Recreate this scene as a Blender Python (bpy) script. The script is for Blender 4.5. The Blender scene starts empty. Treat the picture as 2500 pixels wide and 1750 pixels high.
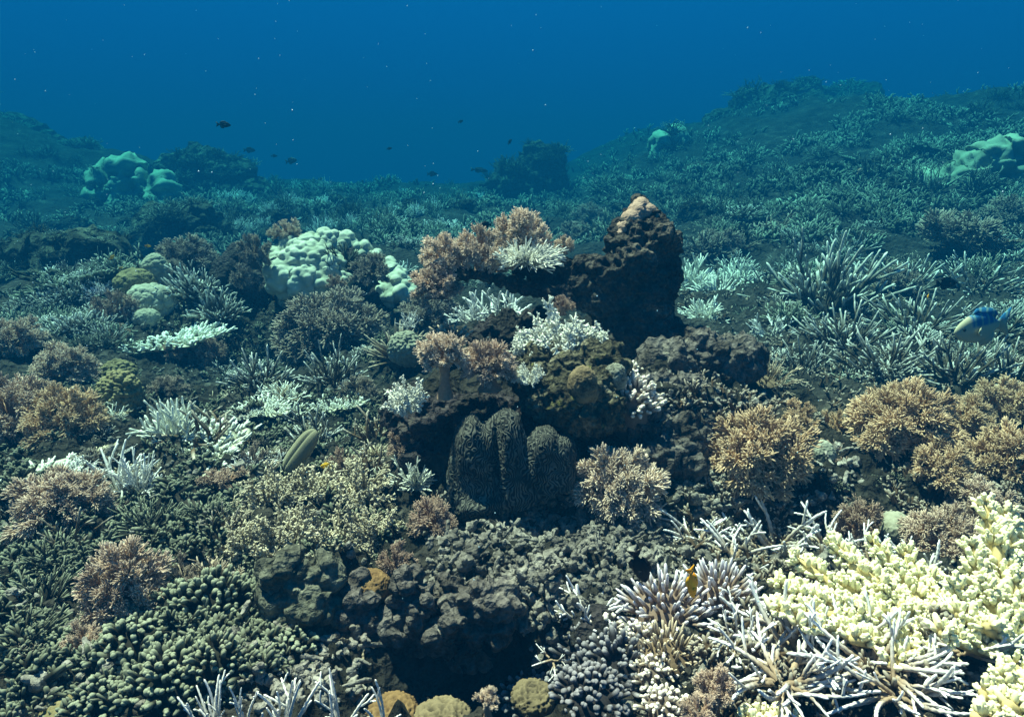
import bpy, math, random
import numpy as np
from mathutils import Vector, Matrix, Quaternion

sc = bpy.context.scene
COL = sc.collection
R = math.radians
RND = random.Random(7)
NR = np.random.default_rng(11)

# ------------------------------------------------------------------ camera
CAMZ = 1.15
PITCH = R(16.3)
FPX = 1629.0                      # focal length in pixels of the 2500 px wide photograph
cam_d = bpy.data.cameras.new('camera')
cam = bpy.data.objects.new('camera', cam_d)
COL.objects.link(cam)
cam.location = (0, 0, CAMZ)
cam.rotation_euler = (R(90) - PITCH, 0, 0)
cam_d.sensor_width = 36
cam_d.lens = 36 * FPX / 2500
cam_d.clip_start = 0.02
cam_d.clip_end = 400
sc.camera = cam

# ------------------------------------------------------------------ world: open water all round
SUN_TO = Vector((-0.30, 0.24, 0.92)).normalized()      # direction towards the sun
world = bpy.data.worlds.new('World')
sc.world = world
world.use_nodes = True
wn, wl = world.node_tree.nodes, world.node_tree.links
wn.clear()
wo = wn.new('ShaderNodeOutputWorld')
wb = wn.new('ShaderNodeBackground')
wt = wn.new('ShaderNodeTexCoord')
ws = wn.new('ShaderNodeSeparateXYZ')
wr = wn.new('ShaderNodeValToRGB')
wm = wn.new('ShaderNodeMapRange')
wm.inputs[1].default_value = -1.0
wl.new(wt.outputs['Generated'], ws.inputs[0])
wl.new(ws.outputs['Z'], wm.inputs[0])
wl.new(wm.outputs[0], wr.inputs[0])
wl.new(wr.outputs[0], wb.inputs[0])
wl.new(wb.outputs[0], wo.inputs[0])
els = wr.color_ramp.elements
els[0].position = 0.0
els[0].color = (0.000, 0.010, 0.035, 1)
els[1].position = 1.0
els[1].color = (0.006, 0.17, 0.47, 1)
for p, c in ((0.49, (0.0003, 0.085, 0.30, 1)), (0.60, (0.0004, 0.142, 0.43, 1)), (0.75, (0.002, 0.16, 0.46, 1))):
    e = els.new(p)
    e.color = c
wb.inputs[1].default_value = 0.21

# ------------------------------------------------------------------ sun
sd = bpy.data.lights.new('sun', 'SUN')
sd.energy = 5.0
sd.angle = R(1.2)
sd.color = (1.0, 0.54, 0.39)
sun = bpy.data.objects.new('sun', sd)
COL.objects.link(sun)
sun.rotation_euler = SUN_TO.to_track_quat('Z', 'Y').to_euler()
sun.location = (-3, 3, 9)

# ------------------------------------------------------------------ colour management and sampling
sc.view_settings.view_transform = 'Standard'
sc.view_settings.look = 'None'
sc.view_settings.gamma = 1
sc.view_settings.use_curve_mapping = False
sc.view_settings.exposure = 2.35
sc.render.engine = 'CYCLES'
sc.cycles.use_denoising = True
sc.cycles.max_bounces = 4
sc.cycles.diffuse_bounces = 2
sc.cycles.glossy_bounces = 1
sc.cycles.transmission_bounces = 1
sc.cycles.transparent_max_bounces = 4
sc.cycles.volume_bounces = 0
sc.cycles.sample_clamp_indirect = 3.0

# ------------------------------------------------------------------ numeric noise
def _hash(ix, iy, iz, seed):
    h = (ix.astype(np.int64) * 374761393 + iy.astype(np.int64) * 668265263 + iz.astype(np.int64) * 2147483647 + seed * 974634777) & 0xFFFFFFFF
    h = ((h ^ (h >> 13)) * 1274126177) & 0xFFFFFFFF
    h = ((h ^ (h >> 16)) * 2246822519) & 0xFFFFFFFF
    return ((h ^ (h >> 15)) & 0xFFFFFF) / float(0xFFFFFF)

def noise3(p, seed=0):
    """value noise, -1..1, p is (n,3)"""
    f = np.floor(p)
    t = p - f
    t = t * t * t * (t * (t * 6 - 15) + 10)
    i = f.astype(np.int64)
    out = np.zeros(len(p))
    for dx in (0, 1):
        wx = t[:, 0] if dx else 1 - t[:, 0]
        for dy in (0, 1):
            wy = t[:, 1] if dy else 1 - t[:, 1]
            for dz in (0, 1):
                wz = t[:, 2] if dz else 1 - t[:, 2]
                out += wx * wy * wz * _hash(i[:, 0] + dx, i[:, 1] + dy, i[:, 2] + dz, seed)
    return out * 2 - 1

def fbm(p, freq, octv=4, seed=0, gain=0.5):
    a, s, tot = 1.0, 0.0, np.zeros(len(p))
    for o in range(octv):
        tot += a * noise3(p * freq + 17.3 * o, seed + o)
        s += a
        a *= gain
        freq *= 2.03
    return tot / s

def billow(p, freq, octv=2, seed=0):
    a, s, tot = 1.0, 0.0, np.zeros(len(p))
    for o in range(octv):
        tot += a * (1 - 2 * np.abs(noise3(p * freq + 9.1 * o, seed + o)))
        s += a
        a *= 0.5
        freq *= 2.1
    return tot / s

def cell(p, freq, seed=0):
    """distance to the nearest jittered cell point (0 at the point)"""
    q = p * freq
    f = np.floor(q).astype(np.int64)
    best = np.full(len(p), 9.0)
    for dx in (-1, 0, 1):
        for dy in (-1, 0, 1):
            for dz in (-1, 0, 1):
                ix, iy, iz = f[:, 0] + dx, f[:, 1] + dy, f[:, 2] + dz
                c = np.stack([ix + _hash(ix, iy, iz, seed), iy + _hash(ix, iy, iz, seed + 1), iz + _hash(ix, iy, iz, seed + 2)], 1)
                best = np.minimum(best, ((q - c) ** 2).sum(1))
    return np.sqrt(best)

def sst(x, a, b):
    t = np.clip((x - a) / (b - a), 0, 1)
    return t * t * (3 - 2 * t)

# ------------------------------------------------------------------ the sea bed: a height field
def g2(x, y, cx, cy, rx, ry=None):
    ry = ry or rx
    return np.exp(-((x - cx) / rx) ** 2 - ((y - cy) / ry) ** 2)

def H(x, y):
    x = np.asarray(x, float)
    y = np.asarray(y, float)
    z = 0.026 * np.clip(y - 5, 0, 17)
    z = z - 0.08 * np.clip(y - 22, 0, 30)
    # bank climbing to the right
    bank = np.clip(x - 1.4, 0, 40)
    z = z + (2.9 * (1 - np.exp(-bank / 6.0)) + 0.03 * bank) * sst(y, 3.5, 20)
    z = z + 0.3 * g2(x, y, 7.0, 19.0, 2.6, 2.6)
    z = z + 0.8 * g2(x, y, 4.0, 27, 3.2, 4)
    # low reef on the left
    z = z + 1.9 * g2(x, y, -14.5, 17.5, 3.0, 3.6) + 0.7 * g2(x, y, -10.5, 18.5, 3.0, 3.0)
    z = z + 0.35 * g2(x, y, -3.3, 5.6, 1.2, 0.8)
    z = z - 0.20 * g2(x, y, -5.0, 8.6, 2.0, 2.0)
    # plateau under clam and pillar
    z = z + 0.30 * sst(y, 2.22, 2.42) * (1 - sst(y, 3.4, 4.3)) * sst(x, -0.50, -0.30) * (1 - sst(x, 0.55, 1.35))
    # hollows
    z = z - 0.34 * g2(x, y, -1.75, 4.3, 0.55, 0.75)
    z = z - 0.42 * g2(x, y, -0.05, 1.33, 0.26, 0.11)
    z = z - 0.16 * g2(x, y, -0.75, 3.1, 0.35, 0.5)
    z = z - 0.13 * g2(x, y, 1.05, 1.95, 0.5, 0.16)
    z = z + 0.10 * g2(x, y, 1.3, 2.6, 0.6, 0.5)
    z = z - 0.075 * g2(x, y, 0.0, 1.96, 0.30, 0.20)
    return np.where(z > 2.2, 2.2 + 0.9 * np.tanh((z - 2.2) / 0.9), z)

def H1(x, y):
    return float(H(np.array([x]), np.array([y]))[0])

def ray(px, py):
    dx = (px - 1250) / FPX
    dy = -(py - 875) / FPX
    c, s = math.cos(PITCH), math.sin(PITCH)
    return Vector((dx, c + s * dy, -s + c * dy))        # depth along the optical axis is 1

TS = np.exp(np.linspace(math.log(0.7), math.log(60), 360))
def ground(px, py):
    """point of the sea bed seen at that pixel, and metres per photo pixel there"""
    d = ray(px, py)
    z = CAMZ + d.z * TS - H(d.x * TS, d.y * TS)
    k = np.nonzero(z < 0)[0]
    if len(k) and k[0] > 0:
        i = k[0]
        t = TS[i - 1] + (TS[i] - TS[i - 1]) * z[i - 1] / (z[i - 1] - z[i])
    else:
        t = 30.0
    t = float(t)
    return Vector((d.x * t, d.y * t, CAMZ + d.z * t)), t / FPX

def at(px, py, t):
    d = ray(px, py)
    return Vector((d.x * t, d.y * t, CAMZ + d.z * t))

# ------------------------------------------------------------------ objects
def new_mesh(name, V, F, tip=None, smooth=True, mat=None, fast=None):
    me = bpy.data.meshes.new(name)
    V = np.asarray(V, dtype=np.float32)
    me.vertices.add(len(V))
    me.vertices.foreach_set('co', V.ravel())
    if fast is not None:
        ls = np.concatenate([np.full(len(f), f.shape[1], np.int32) for f in fast])
        fl = np.concatenate([f.ravel() for f in fast]).astype(np.int32)
    else:
      ls = np.fromiter((len(f) for f in F), dtype=np.int32, count=len(F)) if not isinstance(F, np.ndarray) else np.full(len(F), F.shape[1], np.int32)
      fl = np.fromiter((i for f in F for i in f), dtype=np.int32) if not isinstance(F, np.ndarray) else F.ravel().astype(np.int32)
    me.loops.add(len(fl))
    me.loops.foreach_set('vertex_index', fl)
    me.polygons.add(len(ls))
    me.polygons.foreach_set('loop_start', np.concatenate([[0], np.cumsum(ls)[:-1]]).astype(np.int32))
    me.update(calc_edges=True)
    if smooth:
        me.polygons.foreach_set('use_smooth', np.ones(len(me.polygons), dtype=bool))
    if tip is not None and len(tip) == len(me.vertices):
        a = me.attributes.new('tip', 'FLOAT', 'POINT')
        a.data.foreach_set('value', np.asarray(tip, dtype=np.float32))
    if mat:
        me.materials.append(mat)
    return me

def obj(name, me, parent=None, M=None):
    o = bpy.data.objects.new(name, me)
    COL.objects.link(o)
    if parent:
        o.parent = parent
    if M is not None:
        o.matrix_basis = M
    return o

def tag(o, label=None, cat=None, group=None, kind=None):
    if label: o['label'] = label
    if cat: o['category'] = cat
    if group: o['group'] = group
    if kind: o['kind'] = kind
    return o

def with_mat(me, mat):
    """same shape in another material; shared between all users"""
    key = (me.name, mat.name)
    if key not in _WM:
        c = me.copy()
        c.materials.clear()
        c.materials.append(mat)
        _WM[key] = c
    return _WM[key]
_WM = {}

# ------------------------------------------------------------------ materials
def nmat(name):
    m = bpy.data.materials.new(name)
    m.use_nodes = True
    n, l = m.node_tree.nodes, m.node_tree.links
    b = n['Principled BSDF']
    b.inputs['Roughness'].default_value = 0.85
    b.inputs['Specular IOR Level'].default_value = 0.12
    return m, n, l, b

def ramp(n, stops):
    r = n.new('ShaderNodeValToRGB')
    e = r.color_ramp.elements
    while len(e) < len(stops):
        e.new(0.5)
    for k, (p, c) in enumerate(stops):
        e[k].position = p
        e[k].color = (*c, 1)
    return r

def tex(n, l, kind, scale, detail=3, **kw):
    co = n.new('ShaderNodeTexCoord')
    t = n.new('ShaderNodeTexNoise' if kind == 'noise' else 'ShaderNodeTexVoronoi')
    t.inputs['Scale'].default_value = scale
    if kind == 'noise':
        t.inputs['Detail'].default_value = detail
    l.new(co.outputs['Object'], t.inputs['Vector'])
    return t

def coral_mat(name, base, tip, sharp=(0.35, 1.0), vary=0.25, nscale=14, bump=0.0, sss=False):
    """coral skin: stem colour to tip colour along the branch, mottled, each colony a little different"""
    m, n, l, b = nmat(name)
    at_ = n.new('ShaderNodeAttribute'); at_.attribute_name = 'tip'
    mr = n.new('ShaderNodeMapRange'); mr.inputs[1].default_value = sharp[0]; mr.inputs[2].default_value = sharp[1]
    l.new(at_.outputs['Fac'], mr.inputs[0])
    mx = n.new('ShaderNodeMix'); mx.data_type = 'RGBA'
    mx.inputs['A'].default_value = (*base, 1); mx.inputs['B'].default_value = (*tip, 1)
    l.new(mr.outputs[0], mx.inputs['Factor'])
    t = tex(n, l, 'noise', nscale, 4)
    oi = n.new('ShaderNodeObjectInfo')
    ad = n.new('ShaderNodeMath'); ad.operation = 'MULTIPLY_ADD'
    ad.inputs[1].default_value = 0.35; ad.inputs[2].default_value = -0.17
    l.new(oi.outputs['Random'], ad.inputs[0])
    a2 = n.new('ShaderNodeMath'); a2.operation = 'ADD'
    l.new(t.outputs['Fac'], a2.inputs[0]); l.new(ad.outputs[0], a2.inputs[1])
    m2 = n.new('ShaderNodeMapRange'); m2.inputs[1].default_value = 0.25; m2.inputs[2].default_value = 0.8
    m2.inputs[3].default_value = 1 - vary * 1.6; m2.inputs[4].default_value = 1 + vary
    l.new(a2.outputs[0], m2.inputs[0])
    mu = n.new('ShaderNodeVectorMath'); mu.operation = 'SCALE'
    l.new(mx.outputs['Result'], mu.inputs[0]); l.new(m2.outputs[0], mu.inputs['Scale'])
    l.new(mu.outputs[0], b.inputs['Base Color'])
    if sss:
        tr = n.new('ShaderNodeBsdfTranslucent'); ms = n.new('ShaderNodeMixShader'); ms.inputs[0].default_value = 0.15
        l.new(mu.outputs[0], tr.inputs[0]); l.new(b.outputs[0], ms.inputs[1]); l.new(tr.outputs[0], ms.inputs[2])
        l.new(ms.outputs[0], n['Material Output'].inputs['Surface'])
    if bump:
        bp = n.new('ShaderNodeBump'); bp.inputs['Strength'].default_value = bump; bp.inputs['Distance'].default_value = 0.01
        t2 = tex(n, l, 'noise', nscale * 6, 3)
        l.new(t2.outputs['Fac'], bp.inputs['Height']); l.new(bp.outputs[0], b.inputs['Normal'])
    return m

def rock_mat(name, cols, scale=5.0, bump=0.8, fine=70, patch=None, dist=0.03):
    """encrusted reef rock: patches of crust colours, speckle, pits"""
    m, n, l, b = nmat(name)
    t = tex(n, l, 'noise', scale, 6)
    t.inputs['Roughness'].default_value = 0.65
    k = len(cols)
    r = ramp(n, [(0.30 + 0.42 * i / (k - 1), c) for i, c in enumerate(cols)])
    l.new(t.outputs['Fac'], r.inputs[0])
    t2 = tex(n, l, 'noise', fine, 5)
    m2 = n.new('ShaderNodeMapRange'); m2.inputs[1].default_value = 0.3; m2.inputs[2].default_value = 0.72
    m2.inputs[3].default_value = 0.55; m2.inputs[4].default_value = 1.55
    l.new(t2.outputs['Fac'], m2.inputs[0])
    src = r.outputs[0]
    if patch:
        tp = tex(n, l, 'noise', scale * 0.8, 5)
        rp = n.new('ShaderNodeMapRange'); rp.inputs[1].default_value = patch[1]; rp.inputs[2].default_value = patch[1] + 0.06
        co = n.new('ShaderNodeVectorMath'); co.operation = 'ADD'; co.inputs[1].default_value = (3.7, 1.2, 9.1)
        tc = n.new('ShaderNodeTexCoord'); l.new(tc.outputs['Object'], co.inputs[0]); l.new(co.outputs[0], tp.inputs['Vector'])
        l.new(tp.outputs['Fac'], rp.inputs[0])
        mp = n.new('ShaderNodeMix'); mp.data_type = 'RGBA'
        l.new(rp.outputs[0], mp.inputs['Factor']); l.new(src, mp.inputs['A']); mp.inputs['B'].default_value = (*patch[0], 1)
        src = mp.outputs['Result']
    mu = n.new('ShaderNodeVectorMath'); mu.operation = 'SCALE'
    l.new(src, mu.inputs[0]); l.new(m2.outputs[0], mu.inputs['Scale'])
    l.new(mu.outputs[0], b.inputs['Base Color'])
    bp = n.new('ShaderNodeBump'); bp.inputs['Strength'].default_value = bump; bp.inputs['Distance'].default_value = dist
    v = tex(n, l, 'vor', fine * 0.55)
    am = n.new('ShaderNodeMath'); am.operation = 'ADD'
    l.new(t2.outputs['Fac'], am.inputs[0]); l.new(v.outputs['Distance'], am.inputs[1])
    l.new(am.outputs[0], bp.inputs['Height']); l.new(bp.outputs[0], b.inputs['Normal'])
    b.inputs['Roughness'].default_value = 0.95
    return m

M = {}
M['soft_tan'] = coral_mat('soft coral tan', (0.40, 0.26, 0.18), (0.74, 0.58, 0.46), (0.5, 1.0), 0.2, 9, sss=True)
M['soft_gold'] = coral_mat('soft coral golden brown', (0.42, 0.26, 0.14), (0.76, 0.56, 0.37), (0.5, 1.0), 0.2, 9, sss=True)
M['soft_rust'] = coral_mat('soft coral rust brown', (0.26, 0.155, 0.105), (0.56, 0.41, 0.32), (0.45, 1.0), 0.2, 9, sss=True)
M['soft_grey'] = coral_mat('soft coral grey brown', (0.14, 0.105, 0.075), (0.46, 0.38, 0.31), (0.45, 1.0), 0.2, 9, sss=True)
M['soft_pale'] = coral_mat('soft coral pale beige', (0.48, 0.33, 0.23), (0.84, 0.69, 0.55), (0.4, 1.0), 0.18, 9, sss=True)
M['stag_grey'] = coral_mat('staghorn grey with pale tips', (0.07, 0.06, 0.042), (0.70, 0.71, 0.66), (0.6, 1.0), 0.3, 18)
M['stag_brown'] = coral_mat('staghorn brown', (0.11, 0.075, 0.045), (0.45, 0.40, 0.33), (0.65, 1.0), 0.3, 18)
M['stag_pale'] = coral_mat('staghorn bleached', (0.50, 0.49, 0.44), (0.80, 0.80, 0.78), (0.2, 0.9), 0.2, 18)
M['stag_tan'] = coral_mat('staghorn tan with white tips', (0.34, 0.25, 0.17), (0.86, 0.85, 0.88), (0.25, 0.85), 0.22, 18)
M['white'] = coral_mat('bleached coral', (0.46, 0.46, 0.36), (0.80, 0.82, 0.74), (0.15, 0.8), 0.15, 18)
M['olive'] = coral_mat('yellowish bush coral', (0.15, 0.11, 0.055), (0.66, 0.59, 0.44), (0.25, 0.95), 0.3, 14)
M['dig_tan'] = coral_mat('finger coral tan with pale tips', (0.17, 0.12, 0.075), (0.66, 0.54, 0.40), (0.35, 0.95), 0.2, 14)
M['dig_violet'] = coral_mat('finger coral with violet white tips', (0.24, 0.17, 0.13), (0.80, 0.76, 0.84), (0.45, 0.95), 0.15, 14)
M['finger'] = coral_mat('blunt finger coral', (0.022, 0.023, 0.017), (0.27, 0.29, 0.21), (0.6, 1.0), 0.25, 14)
M['knob_dark'] = coral_mat('knobby coral slate', (0.035, 0.032, 0.034), (0.26, 0.25, 0.27), (0.55, 1.0), 0.25, 14)
M['knob_pale'] = coral_mat('knobby coral cream', (0.17, 0.13, 0.10), (0.80, 0.72, 0.64), (0.25, 0.95), 0.15, 14)
M['yellow'] = coral_mat('cream yellow branching coral', (0.58, 0.46, 0.22), (0.88, 0.84, 0.54), (0.05, 0.6), 0.1, 14)
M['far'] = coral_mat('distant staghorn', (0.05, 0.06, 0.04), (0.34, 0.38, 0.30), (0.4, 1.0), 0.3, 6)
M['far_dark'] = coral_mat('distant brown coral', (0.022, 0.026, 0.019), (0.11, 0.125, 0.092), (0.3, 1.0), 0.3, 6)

RK_DARK = [(0.010, 0.010, 0.010), (0.028, 0.027, 0.025), (0.05, 0.042, 0.046), (0.11, 0.10, 0.08)]
M['rock'] = rock_mat('encrusted dark rock', RK_DARK, 6, 1.0, 70)
M['pillar'] = rock_mat('pillar rock', [(0.014, 0.014, 0.013), (0.036, 0.035, 0.032), (0.075, 0.07, 0.06), (0.20, 0.18, 0.15)], 7, 1.0, 60)
M['rock_olive'] = rock_mat('algae covered rock', [(0.015, 0.014, 0.011), (0.05, 0.047, 0.03), (0.12, 0.112, 0.075), (0.26, 0.24, 0.18)], 12, 1.0, 80, ((0.20, 0.20, 0.06), 0.60))
M['rock_green'] = rock_mat('green turf rock', [(0.024, 0.025, 0.019), (0.07, 0.073, 0.056), (0.13, 0.135, 0.105), (0.25, 0.25, 0.20)], 9, 0.9, 60)
M['rock_violet'] = rock_mat('nodular crusted rock', [(0.02, 0.019, 0.018), (0.07, 0.062, 0.055), (0.13, 0.118, 0.11), (0.24, 0.22, 0.18)], 10, 0.9, 60)
M['ground'] = rock_mat('reef floor', [(0.007, 0.007, 0.006), (0.018, 0.018, 0.014), (0.035, 0.033, 0.028), (0.09, 0.085, 0.07)], 4.0, 1.0, 45)
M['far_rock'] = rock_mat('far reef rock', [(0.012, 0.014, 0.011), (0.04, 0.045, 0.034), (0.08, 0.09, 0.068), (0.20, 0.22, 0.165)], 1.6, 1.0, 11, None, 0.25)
M['rubble'] = rock_mat('dead coral rubble', [(0.04, 0.037, 0.034), (0.14, 0.13, 0.115), (0.24, 0.225, 0.20), (0.40, 0.38, 0.34)], 5.0, 0.7, 60)

# ------------------------------------------------------------------ branch meshes
class TM:
    """one connected mesh grown from tapered tubes; every side tube starts at a vertex of its parent"""
    def __init__(s):
        s.V, s.F, s.T, s.Q, s.R = [], [], [], [], []
        s.n = 0
    def vert(s, p, t=0.0):
        s.V.append(np.asarray(p, float)[None]); s.T.append(np.array([t])); s.n += 1
        return s.n - 1
    def tube(s, path, rad, sides=6, root=None, t0=0.0, t1=1.0, serr=0.0, round_tip=0.7, tips=None):
        path = np.asarray(path, float); rad = np.asarray(rad, float)
        n = len(path)
        d = np.gradient(path, axis=0)
        d /= np.linalg.norm(d, axis=1)[:, None] + 1e-9
        ref = np.array([0.31, 0.17, 0.93]) if abs(d[0, 2]) < 0.8 else np.array([0.95, 0.21, 0.1])
        u = np.cross(d, ref); u /= np.linalg.norm(u, axis=1)[:, None] + 1e-9
        w = np.cross(d, u)
        a = np.arange(sides) / sides * 2 * math.pi
        rr = np.repeat(rad[:, None], sides, 1)
        if serr:
            sg = ((np.arange(n)[:, None] + np.arange(sides)[None]) % 2) * 2 - 1
            rr = rr * (1 + serr * sg)
        aa = a[None] + (np.arange(n) % 2)[:, None] * (0.5 * 2 * math.pi / sides if serr else 0)
        P = path[:, None] + rr[..., None] * (np.cos(aa)[..., None] * u[:, None] + np.sin(aa)[..., None] * w[:, None])
        s.P = P
        b = s.n
        tv = np.linspace(t0, t1, n) if tips is None else np.asarray(tips)
        s.V.append(P.reshape(-1, 3)); s.T.append(np.repeat(tv, sides)); s.n += n * sides
        j0 = np.arange(sides); j1 = (j0 + 1) % sides
        o = b + np.arange(n - 1)[:, None] * sides
        s.Q.append(np.stack([o + j0, o + j1, o + sides + j1, o + sides + j0], -1).reshape(-1, 4))
        c = s.vert(path[-1] + d[-1] * rad[-1] * round_tip, tv[-1])
        o = b + (n - 1) * sides
        s.R.append(np.stack([o + j0, o + j1, np.full(sides, c)], -1))
        if root is not None:
            s.R.append(np.stack([np.full(sides, root), b + j1, b + j0], -1))
        return np.arange(b, b + n * sides).reshape(n, sides)
    def mesh(s, name, mat=None):
        fs = [np.concatenate(q) for q in (s.Q, s.R) if q]
        for k in (3, 4):
            f = [q for q in s.F if len(q) == k]
            if f: fs.append(np.array(f))
        return new_mesh(name, np.concatenate(s.V), None, np.concatenate(s.T), True, mat, fs)

def unit(v):
    v = np.asarray(v, float)
    return v / (np.linalg.norm(v) + 1e-9)

def cone_dir(axis, ang, rnd):
    axis = unit(axis)
    ref = np.array([1, 0, 0]) if abs(axis[0]) < 0.8 else np.array([0, 1, 0])
    u = unit(np.cross(axis, ref)); w = np.cross(axis, u)
    f = rnd.uniform(0, 2 * math.pi)
    return unit(axis * math.cos(ang) + (u * math.cos(f) + w * math.sin(f)) * math.sin(ang))

def bent(p, d, L, n, bend, rnd, up=0.0):
    """curved path"""
    p = np.asarray(p, float); d = unit(d)
    side = cone_dir(d, math.pi / 2, rnd) * bend
    out = [p]
    for i in range(n - 1):
        d = unit(d + side / n + np.array([0, 0, up]) / n)
        p = p + d * L / (n - 1)
        out.append(p)
    return np.array(out), d

def soft_lobe(seed, nsec=11, nfin=20, fr=0.0105, fine=False):
    """one lobe of a tree-like soft coral: stem, twigs, fingers; length 1 along z"""
    rnd = random.Random(seed); m = TM()
    L0 = 0.55
    pth, d = bent((0, 0, 0), (0, 0, 1), L0, 4, 0.25, rnd)
    r = m.tube(pth, [0.085, 0.07, 0.058, 0.05], 6, None, 0, 0.35)
    for i in range(nsec):
        k = rnd.choice((2, 3, 3))
        root = int(r[k, rnd.randrange(6)])
        dd = cone_dir((0, 0, 1), rnd.uniform(0.12, 1.0), rnd)
        p2, d2 = bent(pth[k], dd, rnd.uniform(0.17, 0.26), 4, 0.3, rnd)
        r2 = m.tube(p2, [0.042, 0.036, 0.030, 0.022], 5, root, 0.3, 0.6)
        for j in range(nfin):
            kk = rnd.choice((1, 2, 2, 3, 3))
            d3 = cone_dir(d2, rnd.uniform(0.05, 0.95), rnd)
            nn = 5
            p3, _ = bent(p2[kk], d3, rnd.uniform(0.10, 0.19), nn, 0.35, rnd, 0.1)
            rr = fr * rnd.uniform(0.8, 1.25)
            m.tube(p3, [rr * 0.8, rr * 1.2, rr * 0.9, rr * 1.15, rr * 0.8], 5, int(r2[kk, rnd.randrange(5)]), 0.5, 1.0, 0.12)
    return m.mesh('soft_lobe')

def soft_stalk(seed):
    rnd = random.Random(seed); m = TM()
    pth = np.array([(0, 0, -0.25), (0, 0, 0), (0.03, 0, 0.3), (0.0, 0.02, 0.7), (0, 0, 1.0), (0, 0, 1.12)])
    m.tube(pth, [0.36, 0.29, 0.22, 0.20, 0.26, 0.18], 10, None, 0.0, 0.45)
    return m.mesh('soft_stalk')

def stag_branch(seed, r0=0.05, r1=0.022, nside=3, serr=0.18, bend=0.5, rings=14, sides=6, sidelen=(0.28, 0.55), spread=(0.5, 0.95)):
    """one staghorn branch, length 1 along z, with side branches and rough corallites"""
    rnd = random.Random(seed); m = TM()
    pth, d = bent((0, 0, 0), (0, 0, 1), 1.0, rings, bend, rnd)
    rad = np.linspace(r0, r1, rings)
    r = m.tube(pth, rad, sides, None, 0, 1.0, serr, 1.4)
    for i in range(nside):
        k = rnd.randrange(int(rings * 0.2), int(rings * 0.78))
        dd = cone_dir(pth[k + 1] - pth[k], rnd.uniform(*spread), rnd)
        L = rnd.uniform(*sidelen)
        nn = max(5, int(rings * L))
        p2, d2 = bent(pth[k], dd, L, nn, bend, rnd, 0.25)
        f = k / rings
        r2 = m.tube(p2, np.linspace(rad[k] * 0.8, r1 * 0.85, nn), sides, int(r[k, rnd.randrange(sides)]), f * 0.7, 1.0, serr, 1.4)
        if rnd.random() < 0.5 and nn > 4:
            k2 = rnd.randrange(1, nn - 2)
            d3 = cone_dir(d2, rnd.uniform(0.5, 0.9), rnd)
            p3, _ = bent(p2[k2], d3, L * 0.5, 5, bend, rnd, 0.2)
            m.tube(p3, np.linspace(rad[k] * 0.65, r1 * 0.8, 5), sides, int(r2[k2, 0]), 0.5, 1.0, serr, 1.4)
    return m.mesh('stag_branch')

def brush_branch(seed, n=34, r0=0.045, L=(0.10, 0.24), fr=0.022):
    """bottle-brush branch: stem densely set with short twigs"""
    rnd = random.Random(seed); m = TM()
    rings = 9
    pth, d = bent((0, 0, 0), (0, 0, 1), 1.0, rings, 0.5, rnd)
    rad = np.linspace(r0, r0 * 0.45, rings)
    r = m.tube(pth, rad, 6, None, 0, 0.75, 0.1)
    for i in range(n):
        k = rnd.randrange(1, rings)
        dd = cone_dir(unit(pth[min(k, rings - 2) + 1] - pth[min(k, rings - 2)]), rnd.uniform(0.55, 1.15), rnd)
        LL = rnd.uniform(*L) * (1.1 - 0.4 * k / rings)
        p2, _ = bent(pth[k], dd, LL, 4, 0.3, rnd, 0.25)
        r2 = m.tube(p2, [fr, fr * 1.05, fr * 0.9, fr * 0.6], 4, int(r[k, rnd.randrange(6)]), 0.35, 1.0, 0.15)
        for q in range(2):
            d3 = cone_dir(dd, 0.7, rnd)
            m.tube(bent(p2[2], d3, LL * 0.45, 3, 0.2, rnd)[0], [fr * 0.8, fr * 0.8, fr * 0.5], 4, int(r2[2, q]), 0.6, 1.0)
    return m.mesh('brush_branch')

def knob_branch(seed, n=150, r0=0.065, kl=(0.075, 0.135), kr=0.023, nside=5):
    """thick branch covered with blunt knobs"""
    rnd = random.Random(seed); m = TM()
    rings = 12
    def one(p, d, L, ra, root, nk):
        pth, _ = bent(p, d, L, rings, 0.35, rnd)
        rad = np.linspace(ra, ra * 0.55, rings)
        r = m.tube(pth, rad, 7, root, 0.0, 0.25, 0, 0.9)
        PP = m.P
        for i in range(nk):
            k = rnd.randrange(1, rings)
            j = rnd.randrange(7)
            rt = int(r[k, j])
            v = PP[k, j] - pth[k]
            ax = unit(pth[min(k + 1, rings - 1)] - pth[k - 1])
            dd = unit(unit(v) + ax * rnd.uniform(0.5, 1.2) + np.array([rnd.uniform(-.3, .3), rnd.uniform(-.3, .3), rnd.uniform(-.1, .3)]))
            LL = rnd.uniform(*kl); kk = kr * rnd.uniform(0.8, 1.25)
            st = PP[k, j] - dd * 0.02
            m.tube([st, st + dd * LL * 0.45, st + dd * LL * 0.85, st + dd * LL], [kk * 0.95, kk * 1.05, kk * 0.9, kk * 0.5], 6, rt, 0.25, 1.0, 0, 0.5)
        return r, pth
    r, pth = one((0, 0, 0), (0, 0, 1), 1.0, r0, None, n)
    for i in range(nside):
        k = 3 + int(6 * i / max(1, nside))
        dd = cone_dir(pth[k + 1] - pth[k], rnd.uniform(0.6, 1.0), rnd)
        one(pth[k], dd, rnd.uniform(0.28, 0.45), r0 * 0.8, int(r[k, rnd.randrange(7)]), n // 3)
    return m.mesh('knob_branch')

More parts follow.
